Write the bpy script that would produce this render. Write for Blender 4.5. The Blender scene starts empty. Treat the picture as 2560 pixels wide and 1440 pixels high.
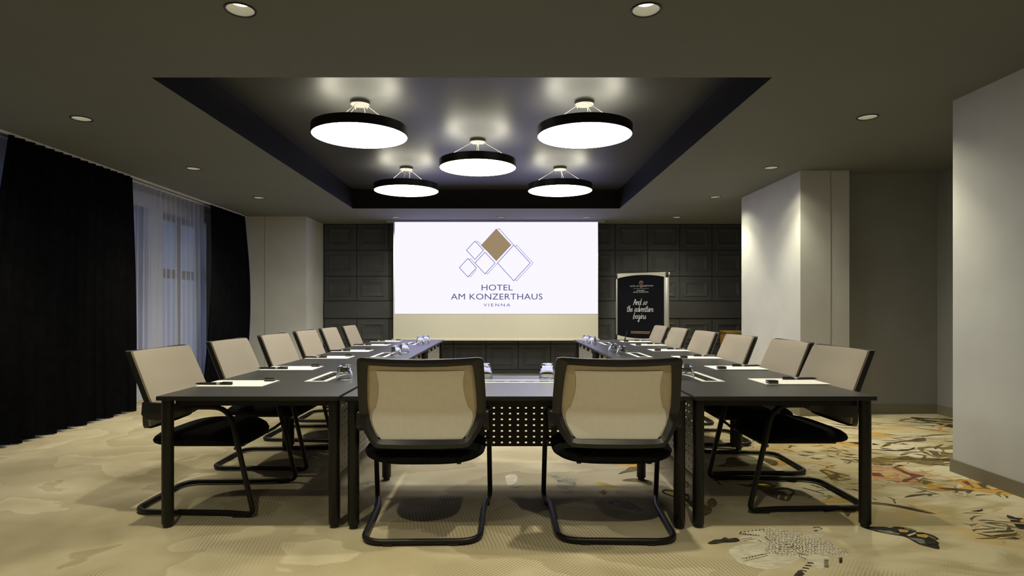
import bpy, bmesh, math, random
from mathutils import Vector, Matrix

# ------------------------------------------------------------------ camera, world, exposure
scene = bpy.context.scene
COL = scene.collection
EYE = 1.233
cam_data = bpy.data.cameras.new('camera')
cam_data.sensor_fit = 'HORIZONTAL'
cam_data.sensor_width = 36.0
cam_data.lens = 36.0 * 1500 / 2560
cam_data.shift_x = 18 / 2560
cam_data.shift_y = 48 / 2560
cam_data.clip_start = 0.05
cam = bpy.data.objects.new('camera', cam_data)
COL.objects.link(cam)
cam.location = (0, 0, EYE)
cam.rotation_euler = (math.radians(90), 0, 0)
scene.camera = cam

scene.view_settings.view_transform = 'Standard'
scene.view_settings.look = 'None'
scene.view_settings.exposure = 0.0
scene.view_settings.gamma = 1.0
scene.view_settings.use_curve_mapping = False

world = bpy.data.worlds.new('dusk_sky')
scene.world = world
world.use_nodes = True
bg = world.node_tree.nodes['Background']
bg.inputs['Color'].default_value = (0.42, 0.54, 0.95, 1)
bg.inputs['Strength'].default_value = 2.2

# lamp settings (the lamps themselves are built with their fittings)
DOWNLIGHT_W = 95.0
DOWNLIGHT_COL = (1.0, 0.94, 0.68)
PENDANT_DOWN = 19.0
PENDANT_UP = 19.0
SPILL_W = 22.0
PROJECTION = 1.0

CEIL = 2.78
FLOOR_MATS = {}

# ------------------------------------------------------------------ materials
def principled(name, color, rough=0.6, metallic=0.0, spec=0.5, **kw):
    m = bpy.data.materials.new(name)
    m.use_nodes = True
    b = m.node_tree.nodes['Principled BSDF']
    b.inputs['Base Color'].default_value = (*color, 1)
    b.inputs['Roughness'].default_value = rough
    b.inputs['Metallic'].default_value = metallic
    b.inputs['Specular IOR Level'].default_value = spec
    for k, v in kw.items():
        b.inputs[k].default_value = v
    return m

def nt(m):
    return m.node_tree.nodes, m.node_tree.links, m.node_tree.nodes['Principled BSDF']

def mottled(name, c1, c2, scale, rough=0.8, bump=0.0, bump_scale=200, spec=0.3, detail=4):
    """two close tones mixed by noise, with an optional fine bump"""
    m = principled(name, c1, rough, spec=spec)
    N, L, b = nt(m)
    tc = N.new('ShaderNodeTexCoord')
    nz = N.new('ShaderNodeTexNoise'); nz.inputs['Scale'].default_value = scale; nz.inputs['Detail'].default_value = detail
    L.new(tc.outputs['Object'], nz.inputs['Vector'])
    rp = N.new('ShaderNodeValToRGB')
    rp.color_ramp.elements[0].position = 0.35; rp.color_ramp.elements[0].color = (*c1, 1)
    rp.color_ramp.elements[1].position = 0.65; rp.color_ramp.elements[1].color = (*c2, 1)
    L.new(nz.outputs['Fac'], rp.inputs['Fac'])
    L.new(rp.outputs['Color'], b.inputs['Base Color'])
    if bump:
        n2 = N.new('ShaderNodeTexNoise'); n2.inputs['Scale'].default_value = bump_scale
        L.new(tc.outputs['Object'], n2.inputs['Vector'])
        bp = N.new('ShaderNodeBump'); bp.inputs['Strength'].default_value = bump; bp.inputs['Distance'].default_value = 0.003
        L.new(n2.outputs['Fac'], bp.inputs['Height'])
        L.new(bp.outputs['Normal'], b.inputs['Normal'])
    return m

def emission(name, color, strength):
    m = bpy.data.materials.new(name)
    m.use_nodes = True
    N = m.node_tree.nodes; N.clear()
    e = N.new('ShaderNodeEmission'); o = N.new('ShaderNodeOutputMaterial')
    e.inputs['Color'].default_value = (*color, 1); e.inputs['Strength'].default_value = strength
    m.node_tree.links.new(e.outputs[0], o.inputs[0])
    return m

M = {}
M['ceiling'] = mottled('ceiling_paint', (0.165, 0.172, 0.155), (0.172, 0.179, 0.161), 1.5, 0.85, 0.05, 300)
M['recess'] = principled('dark_satin_ceiling', (0.030, 0.030, 0.027), 0.48, spec=0.5)
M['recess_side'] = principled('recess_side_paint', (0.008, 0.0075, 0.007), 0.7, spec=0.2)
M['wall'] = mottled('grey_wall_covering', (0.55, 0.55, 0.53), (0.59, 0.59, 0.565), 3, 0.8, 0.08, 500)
M['niche_wall_shaded'] = mottled('shaded_niche_covering', (0.27, 0.27, 0.26), (0.29, 0.29, 0.275), 3, 0.8, 0.08, 500)  # grey wall covering with the niche's shade painted into its colour
M['wall_white'] = principled('white_wall_paint', (0.65, 0.65, 0.62), 0.7)
M['baseboard'] = principled('taupe_baseboard', (0.20, 0.18, 0.125), 0.6)
M['groove'] = principled('shadow_gap', (0.25, 0.24, 0.21), 0.8)
M['tile'] = mottled('charcoal_relief_tile', (0.050, 0.053, 0.057), (0.057, 0.060, 0.064), 6, 0.55, 0.15, 120, 0.4)
M['table_top'] = mottled('charcoal_laminate', (0.038, 0.037, 0.036), (0.044, 0.043, 0.041), 60, 0.40, 0.04, 900, 0.45)
M['table_edge'] = principled('black_table_edge', (0.008, 0.008, 0.008), 0.5)
M['black_metal'] = principled('black_powder_coat', (0.0055, 0.005, 0.005), 0.45, spec=0.35)
M['panel_metal'] = principled('perforated_sheet_steel', (0.34, 0.33, 0.29), 0.5, spec=0.4)
M['panel_shaded'] = principled('shaded_perforated_steel', (0.03, 0.028, 0.024), 0.5, spec=0.4)  # same sheet steel, darkened to paint in the shade under the near table
M['black_plastic'] = principled('black_plastic', (0.014, 0.013, 0.013), 0.38, spec=0.45)
M['seat_fabric'] = mottled('black_seat_fabric', (0.006, 0.006, 0.007), (0.010, 0.010, 0.011), 40, 0.95, 0.3, 700, 0.1)
M['pad_fabric'] = mottled('beige_backrest_fabric', (0.385, 0.33, 0.25), (0.41, 0.352, 0.267), 260, 0.9, 0.2, 900, 0.15)
M['pad_rear'] = mottled('brightened_brown_mesh', (0.58, 0.50, 0.375), (0.62, 0.535, 0.40), 30, 0.9, 0.25, 900, 0.15)  # same cloth as the front, colour raised in place of missing rear light
M['pad_rear_light'] = mottled('brightened_beige_mesh', (0.84, 0.79, 0.71), (0.87, 0.82, 0.74), 30, 0.9, 0.25, 900, 0.15)  # raised further, standing in for light glowing through the mesh
M['paper'] = principled('white_paper', (0.92, 0.90, 0.83), 0.7, spec=0.2)
M['white_plastic'] = principled('white_plastic', (0.85, 0.84, 0.80), 0.4)
M['black_gloss'] = principled('black_gloss', (0.012, 0.011, 0.010), 0.25)
M['silver'] = principled('brushed_silver', (0.55, 0.53, 0.47), 0.4, metallic=0.6)
M['pale_plastic'] = principled('pale_grey_plastic', (0.68, 0.64, 0.53), 0.45)
M['band'] = principled('grey_foil_band', (0.35, 0.34, 0.34), 0.35)
M['curtain'] = mottled('black_velvet', (0.0025, 0.0025, 0.0035), (0.0045, 0.0045, 0.0065), 12, 0.95, 0.0, 1, 0.1)
M['screen_fabric'] = principled('white_screen_fabric', (0.72, 0.70, 0.60), 0.9, spec=0.1)
M['screen_case'] = principled('grey_screen_case', (0.35, 0.34, 0.36), 0.5)
M['poster'] = principled('navy_black_poster', (0.004, 0.004, 0.007), 0.7, spec=0.12)
M['white_ink'] = principled('white_ink', (0.8, 0.8, 0.8), 0.7)
M['gold_ink'] = principled('gold_ink', (0.55, 0.30, 0.10), 0.6)
M['dark_ink'] = principled('dark_ink_line', (0.03, 0.03, 0.045), 0.9, spec=0.0)
M['wood'] = principled('honey_wood', (0.30, 0.17, 0.03), 0.5)
M['window_frame'] = principled('dark_window_frame', (0.030, 0.026, 0.028), 0.5)
M['facade'] = mottled('pale_stucco', (0.50, 0.50, 0.50), (0.57, 0.57, 0.57), 2, 0.9)
def coursed_stucco():
    m = M['facade']; N, L, b = nt(m)
    bt = N.new('ShaderNodeTexBrick'); bt.inputs['Scale'].default_value = 1.0
    bt.inputs['Brick Width'].default_value = 1.3; bt.inputs['Row Height'].default_value = 0.36; bt.inputs['Mortar Size'].default_value = 0.03
    bt.inputs['Color1'].default_value = (0.62, 0.62, 0.62, 1); bt.inputs['Color2'].default_value = (0.56, 0.56, 0.56, 1); bt.inputs['Mortar'].default_value = (0.26, 0.26, 0.27, 1)
    tc = next(n for n in N if n.type == 'TEX_COORD')
    sp = N.new('ShaderNodeSeparateXYZ'); cb = N.new('ShaderNodeCombineXYZ')
    L.new(tc.outputs['Object'], sp.inputs[0]); L.new(sp.outputs['Y'], cb.inputs['X']); L.new(sp.outputs['Z'], cb.inputs['Y'])
    L.new(cb.outputs[0], bt.inputs['Vector']); L.new(bt.outputs['Color'], b.inputs['Base Color'])
coursed_stucco()
M['facade_dark'] = principled('facade_window_glass', (0.06, 0.07, 0.09), 0.2)
M['asphalt'] = principled('grey_asphalt', (0.12, 0.12, 0.12), 0.9)
M['downlight_cone'] = principled('downlight_reflector', (0.42, 0.40, 0.33), 0.4, metallic=0.3)
M['wire'] = principled('pale_steel_wire', (0.75, 0.73, 0.65), 0.35, metallic=0.2)
M['canopy_white'] = principled('pale_canopy', (0.30, 0.29, 0.27), 0.5)
M['diffuser'] = emission('opal_diffuser_glow', (1.0, 0.985, 0.90), PENDANT_DOWN)
M['uplight'] = emission('uplight_glow', (1.0, 0.95, 0.74), PENDANT_UP)
M['bulb'] = emission('lamp_glow', (1.0, 0.96, 0.80), 5.0)
M['picture'] = emission('projected_white', (0.96, 0.935, 1.8), PROJECTION)
M['picture_dark'] = emission('projected_dark_grey', (0.085, 0.085, 0.10), PROJECTION)
M['picture_gold'] = emission('projected_gold', (0.33, 0.245, 0.14), PROJECTION)

def glass_material():
    m = bpy.data.materials.new('clear_glass')
    m.use_nodes = True
    N = m.node_tree.nodes; N.clear()
    g = N.new('ShaderNodeBsdfGlass'); o = N.new('ShaderNodeOutputMaterial')
    g.inputs['Color'].default_value = (0.97, 0.98, 0.98, 1)
    g.inputs['Roughness'].default_value = 0.0; g.inputs['IOR'].default_value = 1.45
    m.node_tree.links.new(g.outputs[0], o.inputs[0])
    return m
M['glass'] = glass_material()

def window_glass():
    m = bpy.data.materials.new('window_glass')
    m.use_nodes = True
    N = m.node_tree.nodes; L = m.node_tree.links; N.clear()
    t = N.new('ShaderNodeBsdfTransparent'); g = N.new('ShaderNodeBsdfGlossy'); mx = N.new('ShaderNodeMixShader'); o = N.new('ShaderNodeOutputMaterial')
    g.inputs['Roughness'].default_value = 0.02
    t.inputs['Color'].default_value = (0.92, 0.95, 0.97, 1)
    mx.inputs[0].default_value = 0.08
    L.new(t.outputs[0], mx.inputs[1]); L.new(g.outputs[0], mx.inputs[2]); L.new(mx.outputs[0], o.inputs[0])
    return m
M['window_glass'] = window_glass()

def sheer_material():
    m = bpy.data.materials.new('sheer_voile')
    m.use_nodes = True
    N = m.node_tree.nodes; L = m.node_tree.links; N.clear()
    t = N.new('ShaderNodeBsdfTransparent'); d = N.new('ShaderNodeBsdfDiffuse'); tr = N.new('ShaderNodeBsdfTranslucent')
    mx = N.new('ShaderNodeMixShader'); m2 = N.new('ShaderNodeMixShader'); o = N.new('ShaderNodeOutputMaterial')
    d.inputs['Color'].default_value = (0.62, 0.62, 0.68, 1)
    tr.inputs['Color'].default_value = (0.75, 0.76, 0.85, 1)
    mx.inputs[0].default_value = 0.6
    L.new(d.outputs[0], mx.inputs[1]); L.new(tr.outputs[0], mx.inputs[2])
    m2.inputs[0].default_value = 0.50
    L.new(t.outputs[0], m2.inputs[1]); L.new(mx.outputs[0], m2.inputs[2]); L.new(m2.outputs[0], o.inputs[0])
    return m
M['sheer'] = sheer_material()

def carpet_material():
    m = principled('printed_carpet', (0.4, 0.33, 0.2), 0.95, spec=0.1)
    N, L, b = nt(m)
    tc = N.new('ShaderNodeTexCoord')
    def math_(op, a, c=None):
        n = N.new('ShaderNodeMath'); n.operation = op
        for i, v in enumerate((a, c)):
            if v is None: continue
            if isinstance(v, (int, float)): n.inputs[i].default_value = v
            else: L.new(v, n.inputs[i])
        return n.outputs[0]
    def noise(scale, detail=3, dist=0.0, off=(0, 0, 0), sc=(1, 1, 1)):
        mp = N.new('ShaderNodeMapping'); mp.inputs['Location'].default_value = off; mp.inputs['Scale'].default_value = sc
        L.new(tc.outputs['Object'], mp.inputs['Vector'])
        n = N.new('ShaderNodeTexNoise'); n.inputs['Scale'].default_value = scale; n.inputs['Detail'].default_value = detail; n.inputs['Distortion'].default_value = dist
        L.new(mp.outputs[0], n.inputs['Vector'])
        return n.outputs['Fac']
    def ramp(v, stops):
        r = N.new('ShaderNodeValToRGB')
        e = r.color_ramp.elements
        while len(e) < len(stops): e.new(0.5)
        for el, (p, c) in zip(e, stops):
            el.position = p; el.color = (*c, 1) if isinstance(c, tuple) else (c, c, c, 1)
        L.new(v, r.inputs['Fac'])
        return r.outputs['Color']
    def mix(f, a, c, mode='MIX'):
        n = N.new('ShaderNodeMix'); n.data_type = 'RGBA'; n.blend_type = mode
        if isinstance(f, (int, float)): n.inputs[0].default_value = f
        else: L.new(f, n.inputs[0])
        for i, v in ((6, a), (7, c)):
            if isinstance(v, tuple): n.inputs[i].default_value = (*v, 1)
            else: L.new(v, n.inputs[i])
        return n.outputs[2]
    # banks of cloud: each band has one crisp lit edge and fades away from it
    cloud = noise(0.62, 5, 0.45, (3.1, 1.7, 0), (1, 1.2, 1))
    layer = math_('FRACT', math_('MULTIPLY', cloud, 7.5))
    base = ramp(layer, [(0.0, (0.50, 0.435, 0.31)), (0.06, (0.47, 0.405, 0.28)), (0.35, (0.385, 0.325, 0.21)), (0.96, (0.30, 0.247, 0.148)), (1.0, (0.48, 0.415, 0.29))])
    soft = noise(1.3, 4, 0.2, (7, 2, 0))
    base = mix(0.38, base, ramp(soft, [(0.38, (0.29, 0.237, 0.138)), (0.62, (0.48, 0.415, 0.295))]))
    # engraved hatching inside some of the banks, in two directions
    def hatching(angle, scale, off, lo, hi):
        mp = N.new('ShaderNodeMapping'); mp.inputs['Rotation'].default_value = (0, 0, math.radians(angle))
        L.new(tc.outputs['Object'], mp.inputs['Vector'])
        wv = N.new('ShaderNodeTexWave'); wv.inputs['Scale'].default_value = scale; wv.inputs['Distortion'].default_value = 6.0
        wv.inputs['Detail'].default_value = 1.0; wv.inputs['Detail Scale'].default_value = 0.12
        L.new(mp.outputs[0], wv.inputs['Vector'])
        mask = ramp(noise(0.85, 3, 0.4, off), [(lo, 0.0), (hi, 1.0)])
        return mix(1.0, mask, ramp(wv.outputs['Fac'], [(0.25, 0.0), (0.7, 1.0)]), 'MULTIPLY')
    base = mix(math_('MULTIPLY', hatching(35, 19, (1.3, 9.2, 0), 0.47, 0.54), 0.62), base, (0.135, 0.105, 0.052))
    base = mix(math_('MULTIPLY', hatching(-12, 16, (8.3, 4.2, 0), 0.52, 0.58), 0.55), base, (0.135, 0.105, 0.052))
    # paler, painterly flower ground to the right of the tables
    sep = N.new('ShaderNodeSeparateXYZ'); L.new(tc.outputs['Object'], sep.inputs[0])
    side = math_('ADD', sep.outputs['X'], math_('MULTIPLY', math_('SUBTRACT', noise(1.2, 3), 0.5), 1.6))
    side_mask = ramp(math_('MULTIPLY', side, 0.25), [(0.30, 0.0), (0.52, 1.0)])
    streak = noise(2.2, 6, 0.8, (2, 5, 0), (1, 2.2, 1))
    painted = ramp(streak, [(0.33, (0.36, 0.30, 0.165)), (0.46, (0.52, 0.46, 0.31)), (0.60, (0.56, 0.50, 0.35)), (0.70, (0.49, 0.43, 0.29))])
    # fine drawn contours of petals and stems, and loose washes of ochre and olive
    line = ramp(noise(1.9, 5, 1.2, (4, 1, 0), (1, 1.8, 1)), [(0.445, 0.0), (0.462, 1.0), (0.479, 0.0), (0.56, 0.0), (0.572, 0.8), (0.584, 0.0)])
    where = ramp(noise(0.8, 2, 0.3, (11, 6, 0)), [(0.46, 0.0), (0.56, 1.0)])
    wash = ramp(noise(1.4, 4, 1.0, (6, 13, 0), (1, 1.9, 1)), [(0.50, 0.0), (0.62, 1.0)])
    wash2 = ramp(noise(1.1, 4, 1.0, (16, 3, 0), (1, 1.9, 1)), [(0.53, 0.0), (0.66, 1.0)])
    painted = mix(math_('MULTIPLY', wash, 0.75), painted, (0.30, 0.235, 0.10))
    painted = mix(math_('MULTIPLY', wash2, 0.65), painted, (0.50, 0.33, 0.10))
    painted = mix(math_('MULTIPLY', mix(1.0, line, where, 'MULTIPLY'), 0.60), painted, (0.10, 0.075, 0.03))
    base = mix(side_mask, base, painted)
    # short pile
    pile = noise(260, 2)
    base = mix(0.22, base, ramp(pile, [(0.35, (0.22, 0.19, 0.12)), (0.65, (0.6, 0.54, 0.4))]))
    base = mix(1.0, base, (1.22, 1.22, 1.22), 'MULTIPLY')
    L.new(base, b.inputs['Base Color'])
    bp = N.new('ShaderNodeBump'); bp.inputs['Strength'].default_value = 0.25; bp.inputs['Distance'].default_value = 0.004
    L.new(pile, bp.inputs['Height']); L.new(bp.outputs['Normal'], b.inputs['Normal'])
    return m
M['carpet'] = carpet_material()
INK = {'olive': (0.20, 0.155, 0.055), 'brown': (0.115, 0.085, 0.040), 'dark': (0.035, 0.028, 0.018), 'black': (0.022, 0.017, 0.012),
       'umber': (0.13, 0.098, 0.042), 'orange': (0.54, 0.32, 0.075), 'gold': (0.46, 0.31, 0.075), 'salmon': (0.56, 0.30, 0.17),
       'peach': (0.60, 0.43, 0.23), 'wine': (0.20, 0.075, 0.05), 'pale': (0.56, 0.50, 0.35), 'cream': (0.56, 0.51, 0.40),
       'slate': (0.18, 0.175, 0.155), 'grey': (0.27, 0.25, 0.185)}
def ink_material(name, c):
    """printed motif: streaked like brushwork, broken up by the pile"""
    m = mottled(name, tuple(v * (0.62 if max(c) < 0.4 else 0.86) for v in c), tuple(min(1, v * (1.35 if max(c) < 0.4 else 1.15) + 0.02) for v in c), 9, 0.95, 0.2, 260, 0.1, 6)
    N, L, b = nt(m)
    nz = next(n for n in N if n.type == 'TEX_NOISE' and abs(n.inputs['Scale'].default_value - 9) < 0.1)
    nz.inputs['Distortion'].default_value = 1.6
    mp = N.new('ShaderNodeMapping'); mp.inputs['Scale'].default_value = (1, 2.6, 1)
    tc = next(n for n in N if n.type == 'TEX_COORD')
    L.new(tc.outputs['Object'], mp.inputs['Vector']); L.new(mp.outputs[0], nz.inputs['Vector'])
    return m
for k, c in INK.items():
    M['ink_' + k] = ink_material('carpet_' + k, c)

# ------------------------------------------------------------------ mesh helpers
class MB:
    """collects shapes into one mesh; materials by slot"""
    def __init__(self, *mats):
        self.bm = bmesh.new(); self.mats = [M[k] for k in mats]; self.mi = 0
    def slot(self, i):
        self.mi = i; return self
    def face(self, verts):
        try:
            f = self.bm.faces.new(verts); f.material_index = self.mi; return f
        except ValueError:
            return None
    def poly(self, pts):
        return self.face([self.bm.verts.new(p) for p in pts])
    def box(self, x0, x1, y0, y1, z0, z1, bevel=0.0, seg=2):
        v = [self.bm.verts.new((x, y, z)) for x in (x0, x1) for y in (y0, y1) for z in (z0, z1)]
        fs = [self.face([v[i] for i in q]) for q in ((0, 1, 3, 2), (4, 6, 7, 5), (0, 4, 5, 1), (2, 3, 7, 6), (0, 2, 6, 4), (1, 5, 7, 3))]
        if bevel:
            es = list({e for f in fs for e in f.edges})
            r = bmesh.ops.bevel(self.bm, geom=es, offset=bevel, segments=seg, affect='EDGES', profile=0.5)
            for f in r['faces']: f.material_index = self.mi
        return self
    def lathe(self, prof, n=32, at=(0, 0, 0), close=False):
        rings = []
        for r, z in prof:
            if r < 1e-6:
                rings.append([self.bm.verts.new((at[0], at[1], at[2] + z))])
            else:
                rings.append([self.bm.verts.new((at[0] + r * math.cos(2 * math.pi * k / n), at[1] + r * math.sin(2 * math.pi * k / n), at[2] + z)) for k in range(n)])
        pairs = list(zip(rings, rings[1:])) + ([(rings[-1], rings[0])] if close else [])
        for a, b in pairs:
            for k in range(n):
                k2 = (k + 1) % n
                if len(a) == 1 and len(b) == 1: continue
                if len(a) == 1: self.face([a[0], b[k2], b[k]])
                elif len(b) == 1: self.face([a[k], a[k2], b[0]])
                else: self.face([a[k], a[k2], b[k2], b[k]])
        return self
    def tube(self, path, r, n=10, caps=True):
        pts = [Vector(p) for p in path]
        up = None; rings = []
        for i, p in enumerate(pts):
            t = (pts[min(i + 1, len(pts) - 1)] - pts[max(i - 1, 0)]).normalized()
            if up is None:
                up = Vector((0, 0, 1)) if abs(t.z) < 0.9 else Vector((1, 0, 0))
            s = t.cross(up).normalized(); up = s.cross(t).normalized()
            rings.append([self.bm.verts.new(p + r * (math.cos(2 * math.pi * k / n) * s + math.sin(2 * math.pi * k / n) * up)) for k in range(n)])
        for a, b in zip(rings, rings[1:]):
            for k in range(n): self.face([a[k], a[(k + 1) % n], b[(k + 1) % n], b[k]])
        if caps:
            self.face(list(reversed(rings[0]))); self.face(rings[-1])
        return self
    def prism(self, pts2, fn0, fn1, bevel=0.0):
        """outline pts2 placed by fn0 and fn1 (2D -> 3D) and bridged"""
        a = [self.bm.verts.new(fn0(p)) for p in pts2]; b = [self.bm.verts.new(fn1(p)) for p in pts2]
        fs = [self.face(list(reversed(a))), self.face(b)]
        for k in range(len(a)):
            fs.append(self.face([a[k], a[(k + 1) % len(a)], b[(k + 1) % len(a)], b[k]]))
        if bevel:
            es = list({e for f in fs if f for e in f.edges})
            r = bmesh.ops.bevel(self.bm, geom=es, offset=bevel, segments=2, affect='EDGES', profile=0.5)
            for f in r['faces']: f.material_index = self.mi
        return self
    def grid(self, P, closed_u=False):
        """P[i][j] points -> quads; returns the vertex grid"""
        V = [[self.bm.verts.new(p) for p in row] for row in P]
        for i in range(len(V) - 1):
            for j in range(len(V[0]) - 1): self.face([V[i][j], V[i][j + 1], V[i + 1][j + 1], V[i + 1][j]])
        return V
    def build(self, name, parent=None, smooth=35, mods=()):
        bmesh.ops.recalc_face_normals(self.bm, faces=self.bm.faces[:])
        me = bpy.data.meshes.new(name)
        self.bm.to_mesh(me); self.bm.free()
        for m in self.mats: me.materials.append(m)
        if smooth:
            me.shade_smooth(); me.set_sharp_from_angle(angle=math.radians(smooth))
        o = bpy.data.objects.new(name, me)
        COL.objects.link(o)
        if parent is not None: o.parent = parent
        return o

def fillet(points, radii, n=6):
    """round the corners of a 3D polyline"""
    P = [Vector(p) for p in points]; out = [P[0]]
    for i in range(1, len(P) - 1):
        a = (P[i - 1] - P[i]); b = (P[i + 1] - P[i]); r = min(radii[i], a.length * 0.49, b.length * 0.49)
        p0 = P[i] + a.normalized() * r; p1 = P[i] + b.normalized() * r
        for k in range(n + 1):
            t = k / n
            out.append((1 - t) ** 2 * p0 + 2 * t * (1 - t) * P[i] + t * t * p1)
    out.append(P[-1])
    return out

def tag(o, label=None, cat=None, group=None, kind=None):
    if label: o['label'] = label
    if cat: o['category'] = cat
    if group: o['group'] = group
    if kind: o['kind'] = kind
    return o

def thing(name, loc=(0, 0, 0), rz=0.0, label=None, cat=None, group=None):
    o = bpy.data.objects.new(name, None)
    o.empty_display_size = 0.1
    COL.objects.link(o); o.location = loc; o.rotation_euler = (0, 0, rz)
    return tag(o, label, cat, group)

def copy_tree(o, loc, rz=0.0, label=None, group=None, parent=None):
    """a copy of a thing with copies of its parts and sub-parts"""
    c = o.copy(); COL.objects.link(c)
    if parent is None:
        c.location = loc; c.rotation_euler = (0, 0, rz)
        if label: c['label'] = label
        if group: c['group'] = group
    else:
        c.parent = parent
    for ch in list(o.children):
        copy_tree(ch, None, parent=c)
    return c

def structure(mb, name, parent=None, smooth=None):
    o = mb.build(name, parent, smooth)
    if parent is None: o['kind'] = 'structure'
    return o

def lettering(name, text, width, height, mat, parent, loc, rot, spacing=1.0):
    """upright block lettering as a thin mesh, scaled to width x cap height, centred on loc"""
    cu = bpy.data.curves.new(name, 'FONT')
    cu.body = text; cu.align_x = 'LEFT'; cu.space_character = spacing; cu.resolution_u = 3
    tmp = bpy.data.objects.new(name, cu); COL.objects.link(tmp)
    dg = bpy.context.evaluated_depsgraph_get(); dg.update()
    me = bpy.data.meshes.new_from_object(tmp.evaluated_get(dg))
    bpy.data.objects.remove(tmp); bpy.data.curves.remove(cu)
    xs = [v.co.x for v in me.vertices]; ys = [v.co.y for v in me.vertices]
    sx = width / (max(xs) - min(xs)); sy = height / (max(ys) - min(ys))
    cx = (max(xs) + min(xs)) / 2; cy = (max(ys) + min(ys)) / 2
    for v in me.vertices: v.co = ((v.co.x - cx) * sx, (v.co.y - cy) * sy, 0)
    me.materials.clear(); me.materials.append(M[mat])
    me.name = name
    o = bpy.data.objects.new(name, me); COL.objects.link(o)
    o.parent = parent; o.location = loc; o.rotation_euler = rot
    return o
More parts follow.
